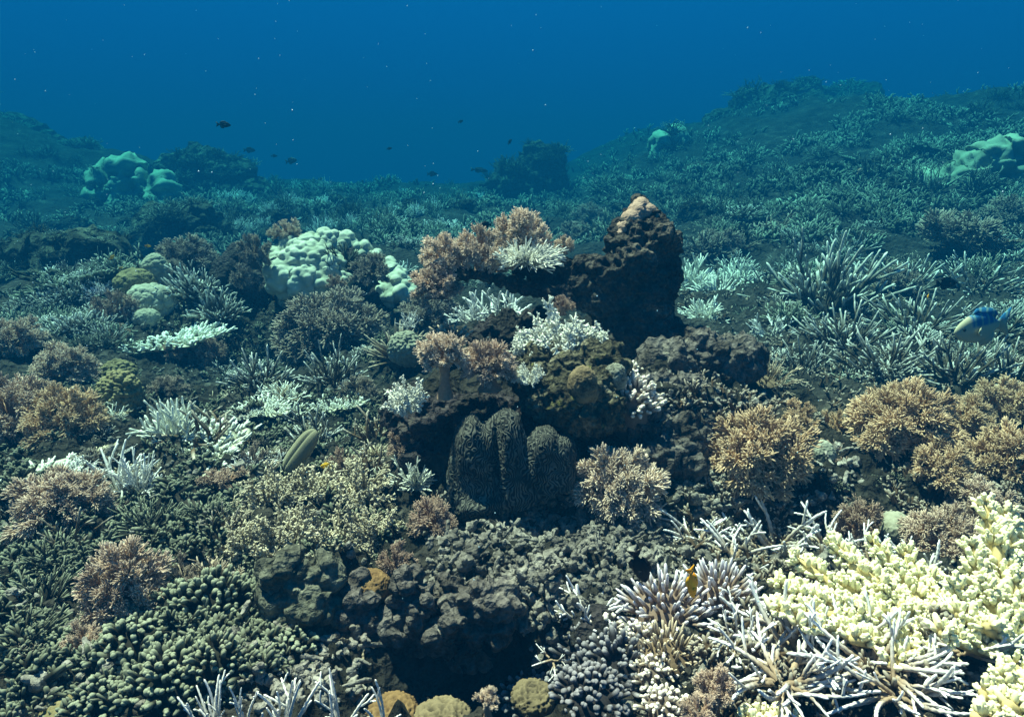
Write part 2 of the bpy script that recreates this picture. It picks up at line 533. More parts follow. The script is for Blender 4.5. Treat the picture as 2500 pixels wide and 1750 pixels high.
def finger(seed, r0=0.12, r1=0.08, bend=0.25, serr=0.08, fork=0, rnd_tip=0.8):
    rnd = random.Random(seed); m = TM()
    n = 7
    pth, d = bent((0, 0, 0), (0, 0, 1), 1.0, n, bend, rnd)
    r = m.tube(pth, np.array([r0, r0 * 0.95, r0 * 0.97, r0 * 0.95, r0 * 0.9, (r0 + r1) / 2, r1 * 0.8]), 7, None, 0, 1, serr, rnd_tip)
    for f in range(fork):
        k = rnd.randrange(2, 5)
        dd = cone_dir(d, rnd.uniform(0.5, 0.8), rnd)
        p2, _ = bent(pth[k], dd, rnd.uniform(0.35, 0.55), 5, bend, rnd, 0.4)
        m.tube(p2, [r0 * 0.8, r0 * 0.85, r0 * 0.8, r1 * 0.9, r1 * 0.6], 6, int(r[k, rnd.randrange(7)]), 0.4, 1.0, serr, rnd_tip)
    return m.mesh('finger')

def bush(seed, n=26, kind='stag', flat=0.0, r0=0.035, r1=0.014, sub=2, up=0.35):
    """whole small colony in one connected mesh: branches from a common foot; radius about 1"""
    rnd = random.Random(seed); m = TM()
    foot = m.vert((0, 0, -0.08), 0)
    for i in range(n):
        th = math.acos(1 - (i + 0.5) / n * 1.02) if not flat else rnd.uniform(0.75, 1.45)
        ph = i * 2.39996 + rnd.uniform(-.3, .3)
        d = np.array([math.sin(th) * math.cos(ph), math.sin(th) * math.sin(ph), math.cos(th) + (0.1 if not flat else 0)])
        L = rnd.uniform(0.7, 1.08)
        p0 = np.array([rnd.uniform(-.22, .22), rnd.uniform(-.22, .22), -0.05])
        nn = 7
        pth, d2 = bent(p0, d, L, nn, 0.5, rnd, up)
        rad = np.linspace(r0, r1, nn)
        r = m.tube(pth, rad, 5, foot, 0, 1.0, 0.15, 1.3)
        for q in range(sub):
            k = rnd.randrange(2, nn - 1)
            dd = cone_dir(d2, rnd.uniform(0.5, 1.0), rnd)
            p2, _ = bent(pth[k], dd, L * rnd.uniform(0.22, 0.42), 5, 0.4, rnd, up)
            m.tube(p2, np.linspace(rad[k] * 0.85, r1 * 0.8, 5), 5, int(r[k, rnd.randrange(5)]), 0.35, 1.0, 0.15, 1.3)
    return m.mesh('bush')

def plate_colony(seed, n=120, fl=0.22, fr=0.038, dish=0.12, ragged=0.15):
    """table or cushion colony, radius 1: a plate on a short foot with finger branchlets, one connected mesh"""
    rnd = random.Random(seed); m = TM()
    nr, ns = 7, 28
    m.vert((0, 0, 0.02), 0)
    rag = [1 + ragged * math.sin(3 * a + seed) * 0.6 + ragged * rnd.uniform(-1, 1) for a in np.arange(ns) / ns * 6.283]
    top = []
    P = []
    for i in range(1, nr + 1):
        for j in range(ns):
            a = j / ns * 2 * math.pi
            rr = i / nr * (1 + (rag[j] - 1) * i / nr)
            P.append((rr * math.cos(a), rr * math.sin(a), dish * (i / nr) ** 2 + rnd.uniform(-.015, .015)))
    b = m.n
    m.V.append(np.array(P)); m.T.append(np.full(len(P), 0.15)); m.n += len(P)
    for j in range(ns):
        m.F.append((0, b + j, b + (j + 1) % ns))
    for i in range(nr - 1):
        for j in range(ns):
            o = b + i * ns
            m.F.append((o + j, o + ns + j, o + ns + (j + 1) % ns, o + (j + 1) % ns))
    # underside down to the foot
    prev = b + (nr - 1) * ns
    for (f, z) in ((0.93, -0.07), (0.5, -0.16), (0.22, -0.32), (0.26, -0.75)):
        Q = [(P[(nr - 1) * ns + j][0] * f, P[(nr - 1) * ns + j][1] * f, dish * f * f + z) for j in range(ns)]
        c = m.n
        m.V.append(np.array(Q)); m.T.append(np.full(ns, 0.0)); m.n += ns
        for j in range(ns):
            m.F.append((prev + j, c + j, c + (j + 1) % ns, prev + (j + 1) % ns))
        prev = c
    for i in range(n):
        rr = math.sqrt((i + 0.5) / n)
        a = i * 2.39996 + rnd.uniform(-.15, .15)
        ri = min(nr, max(1, round(rr * nr))); j = int(round(a / (2 * math.pi) * ns)) % ns
        root = b + (ri - 1) * ns + j
        p0 = np.array(P[(ri - 1) * ns + j]) * np.array([rr * nr / ri, rr * nr / ri, 1])
        tilt = 0.15 + 0.75 * rr ** 2
        d = unit(np.array([math.cos(a) * math.sin(tilt), math.sin(a) * math.sin(tilt), math.cos(tilt)]) + np.array([rnd.uniform(-.2, .2), rnd.uniform(-.2, .2), 0]))
        L = fl * rnd.uniform(0.7, 1.25); f = fr * rnd.uniform(0.85, 1.2)
        pth, _ = bent(p0, d, L, 5, 0.3, rnd)
        r = m.tube(pth, [f, f * 1.05, f * 0.95, f * 0.8, f * 0.5], 5, root, 0.2, 1.0, 0.1, 1.0)
        if rnd.random() < 0.5:
            d2 = cone_dir(d, 0.7, rnd)
            m.tube(bent(pth[2], d2, L * 0.5, 4, 0.2, rnd)[0], [f * 0.8, f * 0.8, f * 0.7, f * 0.4], 5, int(r[2, 0]), 0.4, 1.0, 0.1, 1.0)
    return m.mesh('plate_colony')

def rot_to(d, spin=0.0):
    return Vector(d).normalized().to_track_quat('Z', 'Y').to_matrix().to_4x4() @ Matrix.Rotation(spin, 4, 'Z')

# shape libraries (shared mesh data)
LOBE = [soft_lobe(100 + i) for i in range(6)]
LOBE_F = [soft_lobe(150 + i, 12, 22, 0.0092) for i in range(5)]
STALK = soft_stalk(3)
STAG = [stag_branch(200 + i, nside=RND.choice((2, 3, 4))) for i in range(9)]
STAG_THIN = [stag_branch(240 + i, 0.042, 0.020, RND.choice((1, 2, 3)), 0.22, 0.75, 20, 6, (0.25, 0.5), (0.5, 1.0)) for i in range(9)]
STAG_SHORT = [stag_branch(270 + i, 0.075, 0.03, 4, 0.15, 0.5, 9, 5, (0.3, 0.6), (0.5, 1.0)) for i in range(7)]
BRUSH = [brush_branch(300 + i) for i in range(6)]
KNOB = [knob_branch(330 + i) for i in range(5)]
FING = [finger(360 + i) for i in range(5)]
FING_BLUNT = [finger(380 + i, 0.15, 0.15, 0.35, 0.0, 1, 0.9) for i in range(5)]
BUSH = [bush(400 + i) for i in range(5)]
BUSH_D = [bush(420 + i, 44, r0=0.045, r1=0.022, sub=3) for i in range(4)]
BUSH_FLAT = [bush(440 + i, 26, flat=1) for i in range(3)]
PLATE = [plate_colony(460 + i, 150) for i in range(4)]
PLATE_T = [plate_colony(480 + i, 170, 0.34, 0.045, 0.03) for i in range(3)]

# ------------------------------------------------------------------ colonies
def root_at(name, P, yaw, label, cat, group=None):
    e = bpy.data.objects.new(name, None)
    e.empty_display_size = 0.05
    COL.objects.link(e)
    e.location = P
    e.rotation_euler = (0, 0, yaw)
    return tag(e, label, cat, group)

def soft_coral(label, P, W, Ht, mat, seed, stalk=0.22, n=15, fine=False, maxang=1.75, lean=(0, 0), stalk_r=1.0, group=None):
    rnd = random.Random(seed)
    e = root_at('soft_coral', P, rnd.uniform(0, 6.28), label, 'soft coral', group)
    hs = Ht * stalk
    Rr = W * 0.55
    Hc = max(Ht - hs, 0.3 * Ht) * 1.08
    mt = M[mat]
    obj('stalk', with_mat(STALK, mt), e, Matrix.Diagonal((Rr * stalk_r * 1.1, Rr * stalk_r * 1.1, max(hs, 0.2 * Ht), 1)))
    lib = LOBE_F if fine else LOBE
    n = int(n * 1.5)
    for i in range(n):
        th = math.acos(1 - (i + 0.4) / n * (1 - math.cos(maxang)))
        ph = i * 2.39996 + rnd.uniform(-.25, .25)
        d = (math.sin(th) * math.cos(ph) + lean[0], math.sin(th) * math.sin(ph) + lean[1], math.cos(th))
        s = rnd.uniform(0.80, 1.12)
        Mx = Matrix.Translation((0, 0, hs)) @ Matrix.Diagonal((Rr, Rr, Hc, 1)) @ rot_to(d, rnd.uniform(0, 6.28)) @ Matrix.Diagonal((s * 1.05, s * 1.05, s, 1))
        obj('branch', with_mat(rnd.choice(lib), mt), e, Mx)
    return e

def staghorn(label, P, W, Ht, mat, seed, n=14, lib=None, flat=0.0, thick=1.0, name='staghorn_coral', cat='coral', group=None, lo=0.1, hi=1.35, aim=None):
    """colony of separate branches; W and Ht are its outer size"""
    rnd = random.Random(seed)
    e = root_at(name, P, rnd.uniform(0, 6.28) if aim is None else 0, label, cat, group)
    lib = lib or STAG
    mt = M[mat]
    for i in range(n):
        th = lo + (hi - lo) * math.sqrt((i + 0.5) / n)
        ph = i * 2.39996 + rnd.uniform(-.4, .4)
        d = Vector((math.sin(th) * math.cos(ph), math.sin(th) * math.sin(ph), math.cos(th)))
        v = Vector((d.x * W * 0.5, d.y * W * 0.5, d.z * Ht))
        L = v.length * rnd.uniform(0.8, 1.1)
        base = Vector((v.x * 0.25 * rnd.random(), v.y * 0.25 * rnd.random(), -0.04 * Ht))
        t = thick * rnd.uniform(0.85, 1.2) * (0.5 * (W * 0.5 + Ht)) / max(L, 1e-4)
        obj('branch', with_mat(rnd.choice(lib), mt), e, Matrix.Translation(base) @ rot_to(v, rnd.uniform(0, 6.28)) @ Matrix.Diagonal((L * t, L * t, L, 1)))
    return e

def digitate(label, P, W, Ht, mat, seed, n=80, lib=None, fr=1.0, tilt=0.9, name='finger_coral', group=None, low=0.55, parts=True):
    """cushion of finger branchlets on a low dome; every finger a part"""
    rnd = random.Random(seed)
    e = root_at(name, P, rnd.uniform(0, 6.28), label, 'coral', group)
    lib = lib or FING
    Rr = W * 0.5
    fl = Ht * (1 - low) * 1.15
    m = TM()
    pth = np.array([(0, 0, -0.3), (0, 0, 0.0), (0, 0, 0.3), (0, 0, 0.52), (0, 0, 0.6)])
    m.tube(pth, [0.45, 0.62, 0.72, 0.5, 0.2], 14, None, 0, 0.1)
    obj('base', m.mesh('coral_base', M[mat]), e, Matrix.Diagonal((Rr, Rr, Ht * low / 0.6, 1)))
    for i in range(n):
        rr = math.sqrt((i + 0.5) / n)
        a = i * 2.39996 + rnd.uniform(-.12, .12)
        if rnd.random() < 0.1: continue
        tl = tilt * rr + rnd.uniform(-.28, .28)
        a += rnd.uniform(-.15, .15)
        p = Vector((math.cos(a) * rr * Rr * 0.72, math.sin(a) * rr * Rr * 0.72, Ht * low * (1 - 0.65 * rr ** 2)))
        d = Vector((math.cos(a) * math.sin(tl), math.sin(a) * math.sin(tl), math.cos(tl)))
        L = fl * rnd.uniform(0.55, 1.3) * (1 + 0.1 * rr)
        w = Rr * 1.9 / math.sqrt(n) * fr * rnd.uniform(0.85, 1.2)
        obj('finger', with_mat(rnd.choice(lib), M[mat]), e, Matrix.Translation(p) @ rot_to(d, rnd.uniform(0, 6.28)) @ Matrix.Diagonal((w * 2.2, w * 2.2, L, 1)))
    return e

def single(name, me, mat, P, S, label, cat, seed, group=None, tilt=0.15, yaw=None):
    rnd = random.Random(seed)
    o = obj(name, with_mat(me, M[mat]))
    o.location = P
    o.rotation_euler = (rnd.uniform(-tilt, tilt), rnd.uniform(-tilt, tilt), rnd.uniform(0, 6.28) if yaw is None else yaw)
    o.scale = S
    return tag(o, label, cat, group)

# ------------------------------------------------------------------ rocks: fused lumps, then worn by noise
TMP = bpy.data.scenes.new('workbench')
def fused(name, blobs, voxel, disp, mat, seed=0, origin=None):
    """blobs: (centre, radius or (rx,ry,rz)); disp: list of (kind, freq, amount)"""
    import bmesh
    bm = bmesh.new()
    org = Vector(origin) if origin is not None else Vector(blobs[0][0])
    for c, r in blobs:
        rr = r if isinstance(r, (tuple, list)) else (r, r, r)
        bmesh.ops.create_icosphere(bm, subdivisions=3, radius=1.0, matrix=Matrix.Translation(Vector(c) - org) @ Matrix.Diagonal((*rr, 1)))
    me = bpy.data.meshes.new(name + '_raw')
    bm.to_mesh(me); bm.free()
    o = bpy.data.objects.new(name + '_raw', me)
    TMP.collection.objects.link(o)
    md = o.modifiers.new('r', 'REMESH'); md.mode = 'VOXEL'; md.voxel_size = voxel
    ms = o.modifiers.new('s', 'SMOOTH'); ms.iterations = 4; ms.factor = 0.5
    vl = TMP.view_layers[0]
    vl.update()
    dg = vl.depsgraph
    out = bpy.data.meshes.new_from_object(o.evaluated_get(dg))
    bpy.data.objects.remove(o)
    bpy.data.meshes.remove(me)
    out.name = name
    nv = len(out.vertices)
    V = np.empty(nv * 3, np.float32); out.vertices.foreach_get('co', V); V = V.reshape(-1, 3).astype(float)
    N = np.empty(nv * 3, np.float32); out.vertex_normals.foreach_get('vector', N); N = N.reshape(-1, 3).astype(float)
    D = np.zeros(nv)
    for k, (kind, fq, am) in enumerate(disp):
        if kind == 'fbm': D += am * fbm(V, fq, 4, seed + k * 7)
        elif kind == 'billow': D += am * billow(V, fq, 2, seed + k * 7)
        elif kind == 'cell':
            c = cell(V + 0.02 * np.stack([noise3(V * 9, 1), noise3(V * 9, 2), noise3(V * 9, 3)], 1), fq, seed + k * 7)
            D += am * np.clip(1 - c * c * 1.6, -0.4, 1)
        elif kind == 'knob':
            c = cell(V, fq, seed + k * 7)
            D += am * np.clip(1 - (c / 0.62) ** 2, 0, 1) ** 0.6
        elif kind == 'pit':
            c = cell(V, fq, seed + k * 7)
            D -= am * np.clip(1 - c * 2.2, 0, 1)
    V += N * D[:, None]
    out.vertices.foreach_set('co', V.astype(np.float32).ravel())
    out.polygons.foreach_set('use_smooth', np.ones(len(out.polygons), dtype=bool))
    out.materials.clear()
    out.materials.append(mat)
    a = out.attributes.new('tip', 'FLOAT', 'POINT')
    a.data.foreach_set('value', np.clip(0.5 + D / (2 * (np.abs(D).max() + 1e-6)), 0, 1).astype(np.float32))
    o = obj(name, out)
    o.location = org
    return o

# ------------------------------------------------------------------ sea bed mesh
def Dn(x, y):
    p = np.stack([x, y, np.zeros_like(x)], 1)
    r = np.hypot(x, y)
    near = 1 - sst(r, 4.0, 9.0)
    far = sst(r, 3.0, 8.0)
    d = 0.05 * fbm(p, 1.7, 3, 5) + far * 0.20 * billow(p, 0.6, 3, 8)
    d += (0.035 * near + 0.03) * billow(p, 6.0, 2, 21)
    d += near * 0.026 * billow(p, 17.0, 2, 31) + near * 0.008 * fbm(p, 45.0, 2, 41)
    return d

def Hd(x, y):
    return float(H(np.array([x]), np.array([y]))[0] + Dn(np.array([float(x)]), np.array([float(y)]))[0])

NU, NV = 760, 560
az = np.linspace(R(-78), R(78), NU)
rr = np.exp(np.linspace(math.log(0.30), math.log(49), NV))
A, RR = np.meshgrid(az, rr)
X = (RR * np.sin(A)).ravel(); Y = (RR * np.cos(A)).ravel()
Z = H(X, Y) + Dn(X, Y)
ii = np.arange(NV - 1)[:, None] * NU + np.arange(NU - 1)[None]
F = np.stack([ii, ii + 1, ii + NU + 1, ii + NU], -1).reshape(-1, 4)
tag(obj('seabed', new_mesh('seabed', np.stack([X, Y, Z], 1), F, None, True, M['ground'])), kind='structure')
ZMIN, ZMAX = float(Z.min()), float(Z.max())

# ------------------------------------------------------------------ placing helpers
def place(px, py, t=None, sink=0.012):
    """where a thing whose foot shows at that pixel stands, and metres per photo pixel"""
    if t is not None:
        return at(px, py, t), t / FPX
    p, k = ground(px, py)
    p.z = max(p.z, Hd(p.x, p.y)) - sink if abs(Hd(p.x, p.y) - p.z) < 0.08 else p.z - sink
    return p, k

SEED = [1000]
def sd_():
    SEED[0] += 1
    return SEED[0]

def S(px, py, w, h, mat, label, t=None, **kw):
    P, k = place(px, py, t)
    return soft_coral(label, P, w * k, h * k, mat, sd_(), **kw)

def G(px, py, w, h, mat, label, t=None, lift=0.0, **kw):
    P, k = place(px, py, t)
    P.z += lift
    return staghorn(label, P, w * k, h * k, mat, sd_(), **kw)

def DG(px, py, w, h, mat, label, t=None, **kw):
    P, k = place(px, py, t)
    return digitate(label, P, w * k, h * k, mat, sd_(), **kw)

def ONE(name, lib, px, py, w, h, mat, label, t=None, cat='coral', group=None, **kw):
    P, k = place(px, py, t)
    me = lib[sd_() % len(lib)]
    return single(name, me, mat, P, (w * k * 0.5, w * k * 0.5, h * k), label, cat, SEED[0], group, **kw)

def rock(name, spec, t, voxel, disp, mat, label, cat='rock', depth=1.0, seed=0):
    """spec: (px, py, radius px, depth offset in m [, flatten])"""
    bl = []
    for q in spec:
        tt = t + q[3]
        c = at(q[0], q[1], tt)
        r = q[2] * tt / FPX
        f = q[4] if len(q) > 4 else 1.0
        bl.append((c, (r, r * depth, r * f)))
    lo = min(b[0].z - b[1][2] for b in bl)
    og = Vector((sum(b[0].x for b in bl) / len(bl), sum(b[0].y for b in bl) / len(bl), lo))
    o = fused(name, bl, voxel, disp, M[mat] if isinstance(mat, str) else mat, seed, og)
    return tag(o, label, cat)

WORN = [('fbm', 6, 0.045), ('billow', 15, 0.022), ('pit', 20, 0.026), ('cell', 38, 0.008), ('fbm', 45, 0.018)]

# ------------------------------------------------------------------ the rock pillar with its broken shelf
TP = 2.95
pil = rock('rock_pillar', [
    (1566, 505, 20, 0), (1562, 535, 38, 0.0), (1586, 562, 44, 0.02), (1548, 570, 48, 0.0), (1575, 605, 78, 0.02), (1538, 615, 55, 0),
    (1585, 660, 70, 0.03), (1545, 655, 66, -0.03), (1492, 668, 40, -0.05), (1505, 712, 52, -0.03), (1560, 720, 66, 0.02), (1486, 745, 38, -0.02),
    (1555, 775, 72, 0.03), (1530, 815, 78, 0.03), (1580, 845, 90, 0.05), (1640, 880, 70, 0.08), (1520, 870, 70, 0.05), (1690, 905, 55, 0.1), (1590, 900, 95, 0.1)],
    TP, 0.0065, WORN, 'pillar', 'tall dark knobbly rock pillar rising from the middle of the reef', 'rock', 1.0, 3)
# shelf: a dead plate still fixed to the pillar
sh = rock('shelf', [
    (1120, 668, 14, -0.04), (1140, 668, 15, -0.04), (1160, 671, 15, -0.04), (1190, 678, 16, -0.04), (1220, 686, 16, -0.04), (1250, 694, 17, -0.04), (1280, 702, 17, -0.04), (1310, 707, 17, -0.03), (1340, 715, 20, -0.03), (1370, 722, 26, -0.02),
    (1235, 640, 15, 0.03), (1265, 640, 20, 0.03), (1300, 645, 24, 0.03), (1340, 648, 22, 0.03), (1380, 650, 24, 0.02), (1420, 655, 27, 0.0), (1455, 655, 32, -0.02),
    (1270, 662, 18, 0.07), (1310, 672, 22, 0.07), (1350, 682, 26, 0.06), (1395, 692, 28, 0.03), (1430, 695, 36, 0.0), (1430, 735, 28, 0.0), (1465, 730, 40, 0.0)],
    TP, 0.0060, [('fbm', 9, 0.02), ('billow', 22, 0.012), ('pit', 30, 0.014), ('fbm', 70, 0.006)], 'pillar', None, None, 1.25, 9)
for q in ('label', 'category'):
    if q in sh: del sh[q]
loc = sh.location - pil.location
sh.parent = pil; sh.location = loc
M['cap'] = coral_mat('tan crust with fine ridges', (0.26, 0.18, 0.13), (0.40, 0.29, 0.22), (0.2, 0.9), 0.2, 20, 0.6)
cap = rock('crust_cap', [(1564, 504, 22, -0.012), (1556, 520, 26, -0.018), (1580, 520, 24, -0.014), (1542, 536, 26, -0.03), (1526, 556, 20, -0.036), (1512, 574, 15, -0.04), (1600, 530, 18, -0.012)],
    TP, 0.004, [('fbm', 25, 0.004), ('billow', 90, 0.0022)], 'cap', None, None, 1.1, 4)
for q in ('label', 'category'):
    if q in cap: del cap[q]
loc = cap.location - pil.location
cap.parent = pil; cap.location = loc
cap['label'] = 'pale tan coral crust capping the pillar'

rock('dark_boulder', [(1200, 815, 40, 0.0), (1240, 800, 36, 0.02), (1300, 800, 38, 0.0), (1330, 822, 40, 0.02), (1180, 838, 36, -0.02), (1260, 832, 50, -0.02)],
     3.15, 0.010, WORN, 'rock', 'low black boulder in the shade beneath the pillar shelf', 'rock', 1.0, 12)

# ------------------------------------------------------------------ outcrop carrying the clam
rock('reef_outcrop', [
    (985, 1000, 55, 0.10), (1000, 1050, 55, 0.08), (1010, 1120, 55, 0.05), (1040, 1015, 55, 0.06), (1080, 1005, 50, 0.05), (1050, 1080, 55, 0.10), (1060, 1180, 50, 0.10), (1140, 1005, 52, 0.03),
    (1200, 1000, 55, 0.06), (1260, 1005, 55, 0.08), (1320, 1005, 55, 0.08), (1150, 1100, 70, 0.14), (1260, 1120, 80, 0.16), (1360, 1120, 80, 0.14), (1430, 1060, 60, 0.10), (1450, 1130, 60, 0.08), (1130, 1200, 60, 0.14), (1330, 1180, 60, 0.14)],
    2.50, 0.0085, WORN, 'rock', 'dark overhanging reef wall standing behind the giant clam', 'rock', 1.2, 22)
rock('algae_rock', [
    (1350, 935, 44, 0.02), (1400, 915, 44, 0.05), (1440, 950, 48, 0.0), (1390, 985, 46, -0.03), (1430, 1015, 46, -0.03), (1340, 985, 45, 0.0), (1310, 950, 35, 0.03), (1470, 900, 50, 0.1), (1340, 885, 40, 0.14), (1470, 1010, 50, 0.0), (1330, 915, 48, 0.2), (1400, 908, 48, 0.2), (1450, 900, 45, 0.22), (1290, 920, 40, 0.2)],
    2.40, 0.0065, [('fbm', 7, 0.045), ('knob', 16, 0.020), ('knob', 40, 0.010), ('pit', 26, 0.016), ('fbm', 50, 0.018)], 'rock_olive', 'yellow green algae covered rock above the right lobe of the clam', 'rock', 1.0, 31)
rock('rock_slope', [
    (1640, 900, 60, 0.25), (1700, 880, 70, 0.3), (1760, 900, 60, 0.3), (1600, 960, 60, 0.1), (1680, 970, 60, 0.1), (1560, 1040, 60, 0), (1640, 1060, 60, 0), (1700, 1040, 50, 0.05), (1600, 1120, 55, -0.08), (1800, 880, 50, 0.4), (1670, 1130, 50, -0.05)],
    2.55, 0.009, [('fbm', 6, 0.06), ('knob', 16, 0.022), ('billow', 26, 0.022), ('pit', 24, 0.02), ('fbm', 42, 0.022)], 'rock_violet', 'rough crusted rock slope descending right from the pillar foot', 'rock', 1.0, 41)

# nodular columns in the foreground
NOD = [('fbm', 8, 0.04), ('knob', 26, 0.028), ('knob', 60, 0.008), ('fbm', 90, 0.004)]
rock('nodular_rock', [(870, 1450, 32, 0.0), (880, 1490, 36, 0.0), (850, 1500, 24, 0), (900, 1540, 32, 0.02), (870, 1580, 26, 0.03), (895, 1610, 30, 0.04), (930, 1590, 26, 0.02)],
     1.74, 0.0045, NOD, 'rock_violet', 'pale knobbed rock column below the orange brain coral', 'rock', 1.0, 51)
rock('nodular_rock', [(1000, 1425, 34, 0), (1030, 1450, 34, 0), (985, 1455, 32, 0), (1010, 1490, 40, 0), (970, 1520, 34, 0.02), (1030, 1540, 34, 0.02), (985, 1580, 36, 0.04), (960, 1620, 34, 0.06), (1020, 1600, 30, 0.06)],
     1.73, 0.0045, NOD, 'rock_violet', 'greenish knobbed rock column, second from the orange brain coral', 'rock', 1.0, 57)
rock('nodular_rock', [(1110, 1440, 36, 0.05), (1150, 1470, 46, 0.0), (1200, 1480, 40, 0.0), (1120, 1510, 40, -0.02), (1180, 1530, 45, 0.0), (1090, 1550, 34, 0.0), (1150, 1580, 40, 0.05), (1210, 1540, 30, -0.02), (1110, 1610, 30, 0.06)],
     1.72, 0.0045, NOD, 'rock_violet', 'broad knobbed rock column overhanging the black hollow in the foreground', 'rock', 1.0, 63)
rock('nodular_rock', [(700, 1400, 40, 0), (740, 1430, 48, 0), (780, 1420, 40, 0.02), (700, 1450, 36, 0), (760, 1480, 50, 0), (800, 1490, 36, 0), (720, 1510, 44, 0), (780, 1540, 40, 0), (690, 1540, 36, 0.02), (820, 1560, 36, 0.02), (840, 1600, 36, 0.04)],
     1.71, 0.0055, [('fbm', 8, 0.04), ('knob', 12, 0.030), ('knob', 30, 0.014), ('pit', 24, 0.016), ('fbm', 55, 0.014)], 'rock_green', 'lumpy green turf covered rock left of the knobbed columns', 'rock', 1.0, 69)
rock('ledge_rock', [(1230, 1500, 36, 0.1), (1290, 1530, 36, 0.08), (1350, 1540, 36, 0.06), (1410, 1540, 40, 0.05), (1460, 1560, 44, 0.0), (1420, 1600, 36, 0.1), (1470, 1630, 40, 0.0), (1300, 1590, 30, 0.2)],
     1.72, 0.0055, NOD, 'rock', 'dark rock ledge edge over the black hollow in the foreground', 'rock', 1.0, 75)

# ------------------------------------------------------------------ giant clam
def clam():
    tops = [(1094, 1160), (1098, 1120), (1106, 1075), (1118, 1040), (1135, 1016), (1152, 1008), (1163, 1014), (1172, 1030), (1184, 1034), (1196, 1026), (1206, 1012), (1228, 1002), (1246, 1006), (1262, 1018), (1272, 1040), (1284, 1074), (1298, 1062), (1312, 1046), (1334, 1040), (1352, 1046), (1362, 1066), (1384, 1068), (1402, 1082), (1412, 1120)]
    bots = [(1094, 1190), (1106, 1262), (1130, 1268), (1200, 1262), (1290, 1246), (1360, 1215), (1412, 1180)]
    nu, nv = 440, 300
    pxs = np.linspace(1094, 1412, nu)
    tp = np.interp(pxs, [a for a, _ in tops], [b for _, b in tops]); bt = np.interp(pxs, [a for a, _ in bots], [b for _, b in bots])
    ker = np.ones(9) / 9
    tp = np.convolve(np.pad(tp, 4, 'edge'), ker, 'valid')
    U, Vv = np.meshgrid(pxs, np.linspace(0, 1, nv))
    PY = tp[None] + (bt - tp)[None] * Vv
    def lobe(c, w, q=2.0): return np.exp(-np.abs((U - c) / w) ** q)
    drop = 0.25 + 0.75 * np.sin(np.clip(Vv, 0, 1) ** 0.62 * math.pi) ** 0.8
    upper = 0.22 + 0.78 * np.exp(-(Vv / 0.55) ** 2)
    bulge = (0.055 + 0.03 * lobe(1250, 130, 3.0)) * drop + (0.060 * lobe(1150, 46, 2.8) + 0.042 * lobe(1240, 30, 2.2) + 0.060 * lobe(1345, 52, 2.8)) * drop * upper
    bulge += 0.05 * lobe(1165, 70) * np.exp(-((Vv - 0.93) / 0.12) ** 2)
    bulge -= 0.04 * lobe(1213, 9) * np.exp(-((Vv - 0.35) / 0.4) ** 2)
    edge = np.minimum(U - 1094, 1412 - U) / 318
    bulge -= 0.10 * np.exp(-edge * 26)
    Yw = 2.15 - bulge - 0.13 * Vv ** 1.3
    d = np.stack([(U - 1250) / FPX, math.cos(PITCH) - math.sin(PITCH) * (PY - 875) / FPX, -math.sin(PITCH) - math.cos(PITCH) * (PY - 875) / FPX], -1)
    t = Yw / d[..., 1]
    P = d * t[..., None]; P[..., 2] += CAMZ
    flat = P.reshape(-1, 3)
    # slow folds, then meandering ridges
    sl = fbm(flat, 9, 3, 71).reshape(nv, nu) * 0.016
    q = flat.copy()
    w1 = fbm(q, 11, 2, 81); w2 = fbm(q, 26, 2, 91)
    w3 = fbm(q, 55, 2, 95)
    ph = math.pi * (q[:, 0] * 92 + 2.2 * w1 + 2.1 * w2 + 1.0 * w3)
    ridge = (np.abs(np.sin(ph)) * np.clip(1.0 + 0.5 * fbm(q, 60, 2, 99), 0.5, 1.15)).reshape(nv, nu)
    du = np.gradient(P, axis=1); dv = np.gradient(P, axis=0)
    N = np.cross(du, dv); N /= np.linalg.norm(N, axis=2)[..., None] + 1e-9
    if N[nv // 2, nu // 2, 1] > 0: N = -N
    P = P + N * (sl + 0.0040 * (ridge - 0.6))[..., None]
    Vt = [P.reshape(-1, 3)]
    tipv = [ridge.ravel()]
    ii = np.arange(nv - 1)[:, None] * nu + np.arange(nu - 1)[None]
    Fs = np.stack([ii, ii + nu, ii + nu + 1, ii + 1], -1).reshape(-1, 4).tolist()
    # the lip rolls over and back, closing the body behind
    bd = list(range(nu)) + [i * nu + nu - 1 for i in range(1, nv)] + [(nv - 1) * nu + j for j in range(nu - 2, -1, -1)] + [i * nu for i in range(nv - 2, 0, -1)]
    cur = P.reshape(-1, 3)[bd]
    cen = cur.mean(0)
    prev = bd; base = nu * nv
    for (dy, sh, dz) in ((0.012, 1.0, 0.003), (0.028, 0.985, -0.004), (0.07, 0.93, -0.03), (0.13, 0.8, -0.05)):
        Q = cen + (cur - cen) * np.array([sh, 1, sh]) + np.array([0, dy, dz])
        ids = list(range(base, base + len(Q)))
        Vt.append(Q); tipv.append(np.full(len(Q), 0.75 if dy < 0.03 else 0.2))
        m_ = len(Q)
        for j in range(m_):
            k = (j + 1) % m_
            Fs.append((prev[j], prev[k], ids[k], ids[j]))
        prev = ids; base += m_
    Fs.append(tuple(reversed(prev)))
    return np.concatenate(Vt), Fs, np.concatenate(tipv), cen

M['clam'] = coral_mat('clam mantle with maze lines', (0.022, 0.025, 0.025), (0.16, 0.165, 0.14), (0.5, 1.05), 0.3, 12)
cv, cf, ct, cc = clam()
co = Vector((cc[0], cc[1] + 0.05, float(cv[:, 2].min())))
clam_e = root_at('giant_clam', co, 0, 'dark giant clam with maze patterned, deeply scalloped folds set in the reef wall', 'clam')
cm = new_mesh('clam_mantle', cv - np.array(co), cf, ct, True, M['clam'])
obj('mantle', cm, clam_e)
